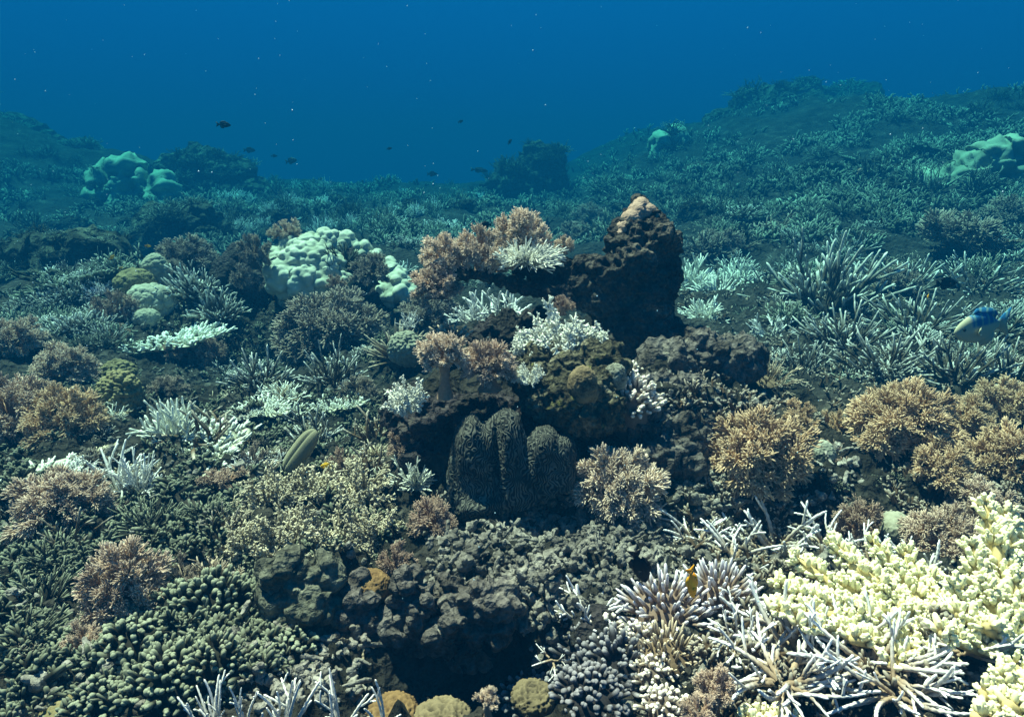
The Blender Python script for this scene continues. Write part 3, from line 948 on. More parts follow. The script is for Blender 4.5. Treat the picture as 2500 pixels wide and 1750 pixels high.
# pale slit between the folds
m = TM()
for sg in (0,):
    pts = np.array([at(1216, 1145, 2.31), at(1219, 1152, 2.30), at(1223, 1162, 2.30), at(1226, 1170, 2.30)]) - np.array(co)
    m.tube(pts, [0.002, 0.007, 0.006, 0.002], 8, None, 0, 0)
mm = nmat('dark opening')[0]; mm.node_tree.nodes['Principled BSDF'].inputs['Base Color'].default_value = (0.012, 0.012, 0.014, 1)
obj('siphon', m.mesh('siphon', mm), clam_e)

# ------------------------------------------------------------------ soft corals
# on the shelf
S(1172, 664, 128, 118, 'soft_pale', 'tan soft coral on a stout stalk, middle of the shelf arm', t=TP - 0.02, stalk=0.30, n=15, maxang=1.9)
S(1085, 664, 125, 105, 'soft_pale', 'wide tan soft coral leaning off the left end of the shelf', t=TP - 0.02, n=16, maxang=1.9)
S(1066, 722, 130, 85, 'soft_tan', 'rust tan soft coral drooping below the left end of the shelf', t=TP - 0.05, n=16, maxang=1.9)
S(1222, 660, 80, 60, 'soft_tan', 'small tan soft coral tucked under the white plate on the shelf', t=TP - 0.03, n=9)
S(1278, 612, 150, 110, 'soft_pale', 'beige dome of soft coral standing highest on the shelf', t=TP + 0.08, n=17)
S(1376, 618, 56, 50, 'soft_pale', 'small beige soft coral tuft near the pillar end of the shelf', t=TP + 0.04, n=9)
# beside the clam
S(1086, 955, 140, 155, 'soft_pale', 'pale beige soft coral on a bare pale stalk above the clam', t=2.34, stalk=0.42, n=16, maxang=1.2, stalk_r=0.7)
S(1196, 942, 145, 128, 'soft_tan', 'reddish tan soft coral on the ledge right of the pale stalked one', t=2.38, n=17, stalk=0.25, maxang=1.5)
S(1502, 1250, 225, 168, 'soft_pale', 'large glowing beige soft coral against the right side of the clam', n=24, fine=True, maxang=1.75)
S(1060, 1330, 120, 140, 'soft_rust', 'brown soft coral on tall dark stalks below the clam', stalk=0.4, n=14, maxang=1.5, stalk_r=0.8)
S(968, 1415, 90, 90, 'soft_rust', 'small brown soft coral low on the slope beneath the tall stalked one', n=11)
S(990, 1118, 92, 80, 'soft_rust', 'dull rust soft coral pressed against the shaded wall left of the clam', n=11)
S(880, 985, 108, 80, 'soft_grey', 'grey soft coral alone in the dark gap left of the ledge', n=12)
S(1055, 812, 155, 115, 'soft_grey', 'olive grey soft coral hanging under the left end of the shelf', n=16)
S(815, 862, 270, 150, 'soft_grey', 'very wide grey brown soft coral in front of the white massive coral', n=26, fine=True)
S(700, 590, 86, 60, 'soft_tan', 'small round soft coral perched on the white massive coral', t=5.35, n=11)
S(625, 650, 72, 95, 'soft_grey', 'narrow grey soft coral left of the white massive coral', t=5.0, n=11)
S(600, 700, 60, 60, 'soft_grey', 'faint brown soft coral low at the left foot of the massive coral', t=4.9, n=8)
S(465, 655, 150, 85, 'soft_grey', 'bushy grey soft coral atop the pale boulder far left', n=15)
S(415, 680, 90, 55, 'soft_grey', 'short grey soft coral spreading below the bushy one on the boulder', n=10)
S(285, 790, 105, 95, 'soft_rust', 'dark brown soft coral left of the white table coral', n=12)
S(295, 825, 62, 45, 'soft_rust', 'small brown soft coral just under the dark brown one', n=8)
S(432, 885, 62, 48, 'soft_rust', 'little rust soft coral in the dark beneath the white table coral', n=8)
S(510, 900, 86, 75, 'soft_rust', 'round rust soft coral in the dark right under the table coral', n=11)
S(418, 985, 92, 58, 'soft_grey', 'low grey soft coral behind the bleached staghorn on the left', n=10)
S(50, 890, 150, 95, 'soft_tan', 'brown soft coral cut by the left frame edge, upper of the cluster', n=14, fine=True)
S(160, 935, 170, 95, 'soft_tan', 'flat domed brown soft coral between upper and lower left clusters', n=15, fine=True)
S(45, 1075, 190, 160, 'soft_tan', 'big brown soft coral at the left frame edge, lower of the cluster', n=20, fine=True)
S(165, 1085, 210, 165, 'soft_gold', 'big golden brown soft coral, right half of the lower left cluster', n=20, fine=True)
S(160, 1270, 240, 120, 'soft_tan', 'wide pale brown soft coral below the black gap on the left', n=20, fine=True)
S(310, 1485, 205, 185, 'soft_tan', 'large round brown soft coral among dark finger corals lower left', n=22, fine=True)
S(450, 1430, 80, 95, 'soft_grey', 'slim brown soft coral right beside the large round lower left one', n=9)
S(210, 1590, 96, 90, 'soft_tan', 'small round brown soft coral near the bottom left corner', n=11)
S(620, 1140, 60, 75, 'soft_grey', 'small grey soft coral left of the tongue coral', n=8)
S(545, 1190, 130, 55, 'soft_rust', 'dull low soft coral in front of the bleached table on the left', n=9)
S(845, 1170, 80, 85, 'soft_rust', 'brown soft coral behind the yellow fish', n=10)
# right side
S(1845, 1165, 265, 180, 'soft_gold', 'large golden soft coral alone right of the clam, above the thin staghorn', n=26, fine=True, maxang=1.8)
S(1948, 1050, 100, 85, 'soft_gold', 'small golden soft coral behind the large lone golden one', n=11)
S(2040, 1050, 70, 65, 'soft_gold', 'tiny golden soft coral left of the long golden bank', n=8)
S(2190, 1115, 240, 170, 'soft_gold', 'golden soft coral forming the left end of the long right bank', n=24, fine=True)
S(2330, 1090, 150, 110, 'soft_gold', 'golden soft coral in the middle of the long right bank', n=15, fine=True)
S(2440, 1045, 170, 115, 'soft_gold', 'golden soft coral at the right frame edge, top of the bank', n=16, fine=True)
S(2290, 1205, 190, 130, 'soft_gold', 'golden soft coral low in front of the long right bank', n=18, fine=True)
S(2440, 1200, 190, 150, 'soft_gold', 'golden soft coral low in the bank at the right frame edge', n=18, fine=True)
S(2130, 1140, 110, 70, 'soft_gold', 'short golden soft coral hanging below the left end of the bank', n=10)
S(2090, 1325, 140, 125, 'soft_rust', 'rust soft coral behind the yellow white branching coral', n=15, fine=True)
S(2290, 1360, 190, 150, 'soft_tan', 'wide tan soft coral left of the tall cream branches', n=20, fine=True)
S(2390, 1290, 170, 110, 'soft_tan', 'tan soft coral behind the tall cream branches at right', n=16, fine=True)
S(1740, 1760, 110, 150, 'soft_tan', 'slender tan soft coral with long stalk at the bottom edge', stalk=0.45, n=12, maxang=1.1, t=1.42)
S(1700, 1790, 80, 110, 'soft_tan', 'short tan soft coral cut by the bottom edge beside the slender one', stalk=0.35, n=9, maxang=1.2, t=1.36)
S(1190, 1752, 66, 92, 'soft_pale', 'pale pink soft coral tuft at the bottom middle', stalk=0.5, n=8, maxang=1.2, t=1.42)
S(1370, 765, 70, 55, 'soft_rust', 'tiny pinkish soft coral in the notch between pillar and shelf', t=TP - 0.16, n=8)
S(2185, 730, 115, 75, 'soft_grey', 'grey fuzzy soft coral sunk in the right staghorn thicket', n=12)
S(1750, 625, 130, 75, 'soft_grey', 'hazy grey soft coral just behind the pillar on the right', n=13)
S(2330, 635, 260, 60, 'soft_grey', 'long hazy grey soft coral bank behind the right staghorn thicket', n=20)
S(2450, 560, 150, 80, 'soft_grey', 'hazy grey soft coral at the right frame edge on the bank', n=14)
S(1440, 555, 90, 60, 'soft_grey', 'hazy grey soft coral seen over the shelf left of the pillar', n=11)
S(1405, 600, 110, 60, 'soft_grey', 'dim grey soft coral low behind the shelf by the pillar', n=11)
S(820, 705, 55, 40, 'soft_rust', 'tiny brown tuft in the hollow of the white massive coral', t=5.0, n=7)
S(905, 690, 110, 75, 'soft_grey', 'grey brown soft coral filling the hollow of the massive coral', t=5.05, n=12)

# ------------------------------------------------------------------ staghorn and bush corals by the clam and pillar
G(1370, 880, 180, 135, 'white', 'white spiky bush coral at the left foot of the pillar', n=44, lib=BRUSH, name='bush_coral', thick=1.0, t=2.62)
G(1445, 880, 100, 90, 'white', 'cream spiky bush coral touching the pillar base', n=28, lib=BRUSH, name='bush_coral', thick=1.0, t=2.66)
G(1290, 868, 80, 75, 'white', 'low white spiky coral left of the bush at the pillar foot', n=22, lib=BRUSH, name='bush_coral', thick=1.0, t=2.62)
G(992, 1005, 100, 88, 'white', 'small white spiky coral on the ledge corner above the shaded wall', n=26, lib=BRUSH, name='bush_coral', thick=1.0, t=2.26)
G(1292, 935, 80, 55, 'white', 'small white spiky coral right of the reddish soft coral', n=18, lib=BRUSH, name='bush_coral', thick=1.0, t=2.36)
G(1010, 1195, 110, 85, 'white', 'bluish white spiky coral in shade left of the clam foot', n=26, lib=STAG_SHORT, name='bush_coral', thick=0.8)
DG(972, 890, 95, 92, 'dig_tan', 'tan finger coral with pale tips left of the pale stalked soft coral', n=60, low=0.45, tilt=1.3)
DG(1098, 838, 92, 48, 'dig_tan', 'tan finger coral showing behind the pale stalked soft coral', n=46, low=0.45, tilt=1.2, t=2.95)
G(1000, 800, 60, 50, 'stag_pale', 'faint pale branching coral under the shelf tip', n=12, t=3.6)
G(1220, 790, 210, 95, 'stag_pale', 'pale blue staghorn seen through the gap under the shelf', n=24, lib=STAG_THIN, thick=1.2, t=3.9)
G(1150, 790, 110, 50, 'stag_pale', 'short pale branching coral in the gap under the shelf, left', n=16, lib=STAG_SHORT, t=3.8, thick=0.8)
G(1283, 640, 165, 52, 'white', 'thick white finger plate resting on the shelf', t=TP - 0.06, n=120, lib=STAG_SHORT, thick=0.6, hi=1.5, name='plate_coral')
DG(1860, 965, 135, 75, 'dig_tan', 'pale tan finger coral on the slope right of the pillar foot', n=44, low=0.4, tilt=1.2, lib=STAG_SHORT, fr=0.6)

# knobby and crusted corals on the right shoulder of the clam mound
DG(1540, 1030, 150, 120, 'knob_pale', 'pale bulbous knob coral right of the algae covered rock', n=150, lib=FING_BLUNT, low=0.80, fr=1.05, tilt=1.1, name='knob_coral')
DG(1545, 915, 60, 35, 'knob_pale', 'tiny pale knob coral near the pillar foot above the larger one', n=24, lib=FING_BLUNT, low=0.5, name='knob_coral')

# ------------------------------------------------------------------ left field
G(920, 1110, 150, 105, 'stag_brown', 'thin brown staghorn reaching right to the shaded wall', n=14, lib=STAG_THIN, thick=1.3)
G(640, 965, 175, 125, 'stag_grey', 'dark staghorn fan with pale tips in the middle left shade', n=24, thick=0.75)
G(815, 955, 140, 150, 'stag_grey', 'upright dark staghorn with pale tips under the wide grey soft coral', n=20, thick=0.7)
G(765, 1095, 150, 120, 'stag_grey', 'grey staghorn standing behind the tongue coral', n=18, thick=0.7)
G(490, 1085, 210, 115, 'stag_brown', 'bare brown staghorn fan over the bleached coral on the left', n=14, lib=STAG_THIN, thick=1.4)
G(430, 1080, 150, 120, 'white', 'bleached bushy staghorn beneath the bare brown fan', n=34, lib=STAG_SHORT, thick=0.8)
ONE('table_coral', PLATE, 480, 1110, 240, 70, 'white', 'bleached table coral sloping right of the bleached bush', tilt=0.3)
G(285, 1190, 160, 130, 'stag_pale', 'upright pale staghorn left of the bleached table coral', n=18, thick=0.85)
G(340, 1190, 130, 110, 'stag_pale', 'pale staghorn stems crowding the left bleached table', n=16, thick=0.8)
ONE('table_coral', PLATE, 105, 1200, 190, 60, 'white', 'pale ragged table coral left above the wide pale soft coral', tilt=0.25)
ONE('table_coral', PLATE_T, 420, 832, 225, 62, 'white', 'bright white table coral jutting over the dark hollow on the left', tilt=0.08)
ONE('table_coral', PLATE, 650, 1012, 108, 50, 'white', 'small bluish white table coral in the shade of the dark staghorn fan', tilt=0.15)
ONE('table_coral', PLATE, 822, 1010, 122, 55, 'white', 'small white table coral below the upright dark staghorn', tilt=0.25)
G(480, 745, 175, 85, 'stag_grey', 'grey short branched staghorn right of the bumpy green dome', n=30, lib=STAG_SHORT, thick=0.7)
G(540, 800, 130, 90, 'stag_grey', 'grey short branched staghorn above the right end of the white table', n=24, lib=STAG_SHORT, thick=0.7)
ONE('finger_coral', BUSH_D, 245, 725, 85, 42, 'dig_violet', 'pinkish finger coral cushion left of the brown domes')
# bottle-brush bank
for k, (px, py, w, h, lb) in enumerate([
        (660, 1250, 170, 120, 'yellowish bush coral at the left end of the bushy bank'),
        (770, 1225, 170, 110, 'yellowish bush coral topping the middle of the bushy bank'),
        (880, 1240, 160, 110, 'yellowish bush coral at the right end of the bushy bank near the clam'),
        (700, 1330, 190, 110, 'yellowish bush coral low in front on the left of the bushy bank'),
        (830, 1335, 190, 110, 'yellowish bush coral low in front in the middle of the bushy bank'),
        (920, 1320, 130, 100, 'yellowish bush coral low in front at the right of the bushy bank'),
        (590, 1340, 150, 90, 'yellowish bush coral trailing off the left foot of the bushy bank')]):
    G(px, py, w, h, 'olive', lb, n=26, lib=BRUSH, name='bush_coral', thick=1.0, hi=1.4)
G(905, 1180, 150, 90, 'stag_brown', 'reddish brown staghorn twigs behind the bushy bank', n=18, lib=STAG_THIN, thick=1.5)
ONE('finger_coral', BUSH_D, 515, 1420, 150, 75, 'dig_tan', 'fine tan branching coral above the blunt finger clump lower left')

# blunt finger corals lower left
FG = 'dark corals lower left'
for (px, py, w, h, n, lb) in [
        (520, 1500, 190, 120, 90, 'dark blunt finger coral with pale rounded tips above the black gap lower left'),
        (440, 1500, 130, 90, 60, 'blunt finger coral between the round soft coral and the finger clump'),
        (430, 1700, 240, 130, 120, 'broad blunt finger coral near the bottom edge behind the white staghorn'),
        (540, 1690, 150, 110, 70, 'blunt finger coral at the bottom behind the bare white prongs'),
        (715, 1630, 150, 75, 60, 'low blunt finger coral left of the pale cup coral'),
        (330, 1620, 190, 90, 80, 'dull blunt finger coral right of the small round soft coral'),
        (100, 1480, 230, 110, 100, 'dark finger coral patch at the left frame edge'),
        (60, 1590, 220, 110, 100, 'dark finger coral patch above the grey tongue coral'),
        (130, 1380, 220, 100, 90, 'dark finger coral patch under the wide pale brown soft coral'),
        (360, 1290, 190, 90, 80, 'dark finger coral patch right of the wide pale brown soft coral'),
        (500, 1290, 150, 80, 60, 'dark finger coral patch left of the bushy bank'),
        (260, 1730, 180, 90, 70, 'greenish finger coral at the bottom left corner')]:
    if 'patch' in lb:
        G(px, py, w, h * 0.8, 'finger', lb.replace('finger coral patch', 'short branched coral patch'), n=34, lib=STAG_SHORT, thick=0.62, hi=1.45, name='branching_coral', group=FG)
        continue
    thin = False
    DG(px, py, w, h, 'finger', lb, n=int(n * (1.3 if thin else 1)), lib=FING if thin else FING_BLUNT, low=0.62 if thin else 0.72, fr=0.75 if thin else 0.95, tilt=1.0, group=FG)
G(175, 1335, 200, 110, 'stag_brown', 'curved olive staghorn under the wide pale soft coral', n=10, thick=0.9)
G(560, 1320, 100, 110, 'stag_brown', 'drooping brown staghorn left of the bushy bank', n=9, thick=0.9)
# bare white prongs in the foreground
for (px, py, w, h, n, lb) in [(520, 1790, 150, 170, 7, 'bluish white staghorn prongs at the bottom edge, leftmost clump'),
                              (600, 1785, 60, 165, 3, 'single tall white staghorn prong at the bottom edge'),
                              (700, 1790, 170, 185, 6, 'dark stemmed white tipped staghorn at the bottom edge'),
                              (830, 1800, 130, 190, 5, 'long slanting white staghorn prongs at the bottom edge'),
                              (930, 1790, 130, 160, 4, 'white staghorn prongs leaning right at the bottom edge, rightmost clump')]:
    G(px, py, w, h, 'stag_pale', lb, n=n, lib=STAG_THIN, thick=0.9, t=1.27, lo=0.15, hi=0.85)

# ------------------------------------------------------------------ foreground right
G(1440, 1520, 230, 120, 'stag_tan', 'brown staghorn with white tips on the rubble in the foreground middle', n=12, thick=1.0, hi=1.4)
G(1350, 1610, 110, 40, 'stag_tan', 'short brown staghorn arm poking into the black hollow', n=4, thick=1.3, lo=1.1, hi=1.5, t=1.66)
DG(1625, 1520, 215, 130, 'dig_violet', 'finger coral with violet white tips beside the orange fish', n=120, low=0.66, fr=1.0, tilt=1.1)
DG(1755, 1490, 165, 130, 'dig_violet', 'finger coral with violet white tips right of the orange fish', n=90, low=0.66, fr=1.0, tilt=1.1)
DG(1625, 1640, 210, 120, 'dig_tan', 'dense tan finger coral below the violet tipped ones', n=160, low=0.72, fr=0.85, tilt=1.0)
for (px, py, w, h, n, lb) in [
        (1480, 1570, 120, 80, 60, 'pinkish white knob coral topping the dark knob bank'),
        (1560, 1620, 110, 80, 60, 'pinkish white knob coral second down the dark knob bank'),
        (1590, 1690, 120, 80, 60, 'pinkish white knob coral third down the dark knob bank'),
        (1620, 1755, 130, 80, 60, 'pinkish white knob coral at the bottom edge')]:
    DG(px, py, w, h, 'knob_pale', lb, n=n, lib=FING_BLUNT, low=0.75, fr=0.95, tilt=1.2, name='knob_coral')
for (px, py, w, h, n, lb) in [
        (1430, 1640, 170, 110, 80, 'slate knob coral at the right lip of the black hollow'),
        (1500, 1700, 190, 120, 90, 'slate knob coral under the pinkish knobs'),
        (1390, 1720, 170, 90, 80, 'slate knob coral at the bottom, middle right'),
        (1300, 1750, 170, 90, 80, 'slate knob coral at the bottom edge right of the pink tuft'),
        (1440, 1770, 200, 90, 80, 'slate knob coral cut by the bottom edge')]:
    DG(px, py, w, h, 'knob_dark', lb, n=n, lib=FING_BLUNT, low=0.72, fr=0.95, tilt=1.1, name='knob_coral')
# thin white staghorn
for (px, py, w, h, n, lb) in [
        (1700, 1330, 150, 115, 8, 'thin white staghorn, leftmost of the fine tangle on the rubble'),
        (1790, 1370, 190, 120, 10, 'thin white staghorn in the middle of the fine tangle'),
        (1890, 1350, 240, 150, 12, 'thin tan and white staghorn star in the fine tangle'),
        (2010, 1380, 170, 120, 9, 'thin white staghorn behind the left tip of the cream coral'),
        (2120, 1390, 150, 110, 8, 'thin white staghorn poking over the cream coral'),
        (2240, 1420, 170, 120, 9, 'thin violet white staghorn between the cream coral branches')]:
    G(px, py, w * 1.15, h * 1.1, 'stag_tan', lb, n=int(n * 1.25), lib=STAG_THIN, thick=0.95, hi=1.5, lo=0.3, lift=0.02)
for (px, py, w, h, n, lb) in [
        (1880, 1590, 280, 110, 12, 'long white tipped staghorn spreading left under the cream coral'),
        (1960, 1660, 330, 140, 14, 'long white tipped staghorn in the middle of the foreground tangle'),
        (2120, 1690, 330, 130, 14, 'long white tipped staghorn under the right of the cream coral'),
        (1900, 1740, 300, 130, 12, 'long white tipped staghorn at the bottom edge of the tangle'),
        (2180, 1770, 300, 120, 12, 'long white tipped staghorn at the bottom edge, right of the tangle'),
        (1790, 1620, 120, 130, 6, 'few white staghorn stems left of the foreground tangle'),
        (2330, 1650, 220, 110, 9, 'brown staghorn in the shade under the bright cream branches')]:
    G(px, py, w * 1.15, h * 1.1, 'stag_tan', lb, n=int(n * 1.25), lib=STAG_THIN, thick=1.0, hi=1.5, lo=0.5, lift=0.035)

# cream branching coral, foreground right: thick branches crowded with blunt knobs
def cream(label, px, py, t, tips, thick=1.0, dens=1.0):
    P = at(px, py, t)
    e = root_at('branching_coral', P, 0, label, 'coral', 'cream branching corals')
    rnd = random.Random(px)
    for k, (tx, ty, dt) in enumerate(tips):
        v = np.array(at(tx, ty, t + dt) - P)
        L = float(np.linalg.norm(v)); m = TM()
        rings = 12
        pth, _ = bent((0, 0, 0), v, L, rings, 0.35, rnd)
        pth = pth + (v - pth[-1]) * np.linspace(0, 1, rings)[:, None]
        ra = 0.019 * thick
        r = m.tube(pth, np.linspace(ra * 1.25, ra * 0.6, rings), 8, None, 0.0, 0.0, 0, 0.9)
        PP = m.P
        ax = unit(v)
        n = int(L / 0.0024 * dens / thick)
        for i in range(n):
            q = 1 + int((rings - 1) * rnd.uniform(0.02, 1) * 0.999); j = rnd.randrange(8)
            o = unit(PP[q, j] - pth[q])
            if o[2] < -0.55: continue
            d = unit(o + ax * rnd.uniform(0.2, 0.9) + np.array([0, 0, rnd.uniform(0.25, 0.85)]) + np.array([rnd.uniform(-.25, .25) for _ in range(3)]))
            l = rnd.uniform(0.020, 0.036) * thick; w = rnd.uniform(0.0058, 0.0080) * thick
            st = PP[q, j] - d * 0.004 + ax * rnd.uniform(-0.5, 0.5) * L / rings
            p2 = np.array([st, st + d * l * 0.35, st + d * l * 0.7, st + d * l])
            g = m.tube(p2, [w * 0.85, w, w * 0.95, w * 0.55], 6, int(r[q, j]), 0.15, 1.0, 0, 0.6)
            for c in range(3):
                kk = rnd.choice((1, 2, 2)); jj = rnd.randrange(6)
                d3 = unit(cone_dir(d, rnd.uniform(0.7, 1.2), rnd))
                s0 = p2[kk] + d3 * w * 0.5
                m.tube([s0, s0 + d3 * w * 0.7, s0 + d3 * w * 1.0], [w * 0.5, w * 0.48, w * 0.25], 5, int(g[kk, jj]), 0.5, 0.9, 0, 0.5)
        obj('branch', m.mesh('cream_branch', M['yellow']), e)
    return e
cream('big cream yellow branching coral fanning left in the foreground', 2330, 1590, 1.62,
      [(1880, 1420, 0.05), (1950, 1370, 0.12), (2030, 1330, 0.16), (2130, 1320, 0.2), (2210, 1350, 0.22), (2000, 1470, 0.0), (2060, 1430, 0.07), (2150, 1430, 0.05), (1890, 1490, -0.06), (1960, 1530, -0.1), (2080, 1560, -0.12), (2170, 1620, -0.16), (2260, 1400, 0.18), (1930, 1450, 0.0), (2100, 1500, -0.03), (2080, 1380, 0.1), (2200, 1480, 0.0), (2220, 1560, -0.06)], 1.0)
cream('bright cream branching coral with tall fingers at the right edge', 2470, 1590, 1.55,
      [(2400, 1230, 0.16), (2450, 1260, 0.2), (2500, 1300, 0.2), (2370, 1330, 0.1), (2400, 1420, 0.05), (2320, 1420, 0.05), (2480, 1400, 0.05), (2340, 1500, -0.03), (2410, 1530, -0.08), (2300, 1545, -0.1), (2520, 1480, 0)], 1.0)
cream('overexposed cream coral filling the bottom right corner', 2530, 1790, 1.30,
      [(2400, 1690, 0.0), (2430, 1640, 0.06), (2480, 1620, 0.08), (2380, 1750, -0.06), (2460, 1720, -0.05), (2540, 1640, 0.05)], 1.0)
cream('low cream coral tips at the bottom edge', 1880, 1800, 1.36,
      [(1800, 1745, 0.02), (1850, 1735, 0.05), (1910, 1740, 0.05), (1950, 1760, 0)], 0.8)

# ------------------------------------------------------------------ right thicket of grey staghorn
for (px, py, w, h, n, lb) in [
        (2010, 770, 320, 220, 34, 'tall grey staghorn colony, left front of the right thicket'),
        (2060, 640, 150, 100, 10, 'bare olive staghorn spire topping the right thicket'),
        (1880, 720, 150, 90, 14, 'hazy grey staghorn between pillar and right thicket'),
        (2200, 720, 260, 120, 26, 'grey staghorn in the back of the right thicket'),
        (2380, 720, 240, 110, 24, 'grey staghorn at the back of the thicket near the right frame edge'),
        (2230, 830, 260, 120, 26, 'grey staghorn left of the blue backed fish'),
        (2060, 860, 260, 130, 26, 'grey staghorn low in the left of the right thicket'),
        (2150, 930, 260, 140, 22, 'pale tipped staghorn stems above the golden bank'),
        (2330, 950, 250, 140, 20, 'upright pale staghorn row above the golden bank'),
        (2460, 950, 190, 140, 16, 'upright pale staghorn at the right frame edge above the bank'),
        (1960, 910, 180, 100, 18, 'dim staghorn between slope and right thicket'),
        (2430, 840, 190, 100, 18, 'shaded grey staghorn right of the blue backed fish')]:
    G(px, py, w, h, 'stag_grey', lb, n=n, thick=0.62, hi=1.25)
for (px, py, w, h, lb) in [(1750, 740, 120, 80, 'bleached turquoise bush coral right behind the pillar'),
                           (1690, 720, 90, 90, 'bleached turquoise coral touching the pillar silhouette on the right'),
                           (1800, 690, 110, 60, 'pale turquoise arching coral right of the pillar'),
                           (1720, 800, 110, 70, 'pale bush coral low behind the pillar foot')]:
    G(px, py, w, h, 'white', lb, n=26, lib=STAG_SHORT, name='bush_coral', thick=0.8)
G(1880, 830, 130, 60, 'stag_pale', 'pale little bush coral on the shadowed slope right of the pillar', n=16, lib=STAG_SHORT, name='bush_coral', thick=0.7)

# ------------------------------------------------------------------ massive, brain, tongue and disc corals
M['massive'] = coral_mat('pale lobed coral', (0.24, 0.26, 0.18), (0.56, 0.58, 0.47), (0.3, 0.8), 0.18, 6, 0.3)
TM_ = 5.3
LUMP = [('fbm', 3, 0.04), ('knob', 8, 0.02), ('knob', 17, 0.026), ('fbm', 40, 0.005)]
rock('massive_coral', [
    (690, 645, 40, 0), (720, 622, 42, 0.05), (745, 648, 56, 0.0), (790, 632, 40, 0.05), (760, 606, 36, 0.1), (730, 655, 46, -0.05), (775, 640, 48, -0.02), (700, 675, 42, -0.08), (750, 685, 40, -0.12), (800, 690, 36, -0.12), (835, 692, 24, -0.1), (800, 655, 40, -0.05),
    (800, 590, 28, 0.15), (840, 600, 26, 0.18), (880, 618, 24, 0.2), (915, 640, 24, 0.2), (945, 662, 26, 0.16), (970, 690, 30, 0.1), (985, 715, 30, 0.05), (955, 715, 28, 0.05)],
    TM_, 0.011, LUMP, 'massive', 'huge pale bumpy massive coral arching over a dark hollow', 'coral', 1.2, 5)
rock('hollow_rock', [(850, 650, 50, 0.2), (890, 680, 55, 0.2), (860, 710, 55, 0.1), (920, 720, 45, 0.12), (760, 730, 60, 0.15), (690, 730, 50, 0.2), (640, 720, 45, 0.1), (600, 690, 40, 0.0), (560, 680, 45, 0.0), (590, 640, 40, 0.1)],
     TM_, 0.02, [('fbm', 4, 0.05), ('billow', 9, 0.03), ('fbm', 25, 0.015)], 'rock', 'black rock under and behind the pale bumpy massive coral', 'rock', 1.2, 15)
G(840, 650, 110, 60, 'far_dark', 'dark feathery coral inside the hollow of the massive coral', n=20, lib=STAG_SHORT, t=TM_ - 0.05, thick=0.6)

M['dome_pale'] = coral_mat('pale dome coral', (0.22, 0.21, 0.15), (0.40, 0.39, 0.30), (0.2, 0.9), 0.15, 10, 0.3)
M['dome_ochre'] = coral_mat('ochre dome coral', (0.12, 0.10, 0.045), (0.25, 0.21, 0.11), (0.2, 0.9), 0.2, 12, 0.5)
M['brain_orange'] = coral_mat('orange brain coral', (0.09, 0.052, 0.022), (0.24, 0.15, 0.065), (0.35, 0.75), 0.15, 12, 0.3)
M['brain_tan'] = coral_mat('tan brain coral', (0.06, 0.047, 0.028), (0.21, 0.165, 0.095), (0.35, 0.75), 0.15, 12, 0.3)
M['brain_green'] = coral_mat('grey green honeycomb coral', (0.05, 0.055, 0.045), (0.34, 0.35, 0.28), (0.35, 0.8), 0.1, 12)
M['tongue'] = coral_mat('olive tongue coral', (0.15, 0.145, 0.09), (0.27, 0.26, 0.18), (0.3, 0.8), 0.12, 16)
M['cup'] = coral_mat('pale cup coral', (0.14, 0.11, 0.065), (0.38, 0.31, 0.21), (0.2, 0.9), 0.15, 16, 0.4)

def dome(name, px, py, w, h, mat, label, t=None, ridge=None, flat=1.0, seed=0, dep=1.0):
    """rounded head; py is the foot"""
    P, k = place(px, py, t)
    a, c = w * k / 2, h * k
    bl = [(P + Vector((0, 0, c * 0.35)), (a, a * dep, c * 0.65)), (P + Vector((a * 0.2, 0, c * 0.12)), (a * 0.8, a * 0.8 * dep, c * 0.5))]
    dsp = [('fbm', 1.2 / a, a * 0.10)]
    dsp += [('fbm', 5 / a, a * 0.05), ('billow', 16 / a, a * 0.02)]
    if ridge: dsp.append((ridge[0], ridge[1] / a, ridge[2] * a))
    o = fused(name, bl, max(a / 34, 0.0035), dsp, M[mat], seed + SEED[0], P)
    sd_()
    return tag(o, label, 'coral')
dome('dome_coral', 385, 690, 66, 72, 'dome_pale', 'pale smooth boulder coral under the bushy grey soft coral far left', ridge=('cell', 3, 0.06))
dome('dome_coral', 335, 720, 92, 62, 'dome_ochre', 'ochre dome coral left of the pale smooth boulder', ridge=('cell', 4, 0.06))
dome('dome_coral', 372, 755, 110, 62, 'dome_pale', 'bumpy greenish dome coral below the ochre dome', ridge=('cell', 3, 0.14))
dome('dome_coral', 360, 800, 62, 36, 'dome_pale', 'small cream dome behind the white table coral', ridge=('cell', 4, 0.05))
dome('dome_coral', 720, 765, 70, 45, 'dome_pale', 'pale round coral half hidden by the very wide soft coral', ridge=('cell', 4, 0.05))
dome('dome_coral', 300, 1000, 90, 100, 'dome_ochre', 'yellow green layered dome right of the golden brown soft coral', ridge=('cell', 5, 0.2))
dome('dome_coral', 290, 925, 80, 45, 'dome_ochre', 'small yellow green lump above the layered dome', ridge=('cell', 5, 0.2))
dome('dome_coral', 990, 870, 80, 60, 'dome_pale', 'greenish lit mound behind the left tan finger coral', ridge=('cell', 5, 0.15), t=3.9)
dome('brain_coral', 904, 1452, 104, 62, 'brain_orange', 'orange brown brain coral on the knobbed column', ridge=('billow', 11, 0.07), t=1.78)
dome('brain_coral', 1422, 965, 72, 74, 'brain_tan', 'tan ridged brain coral on the algae covered rock', ridge=('billow', 11, 0.06), t=2.30)
dome('brain_coral', 1500, 935, 56, 50, 'brain_green', 'small pleated grey coral between the tan brain and pale knobs', ridge=('billow', 10, 0.07), t=2.42)
dome('brain_coral', 2002, 1122, 66, 55, 'brain_green', 'round honeycomb coral right of the large lone golden soft coral', ridge=('cell', 9, 0.09))
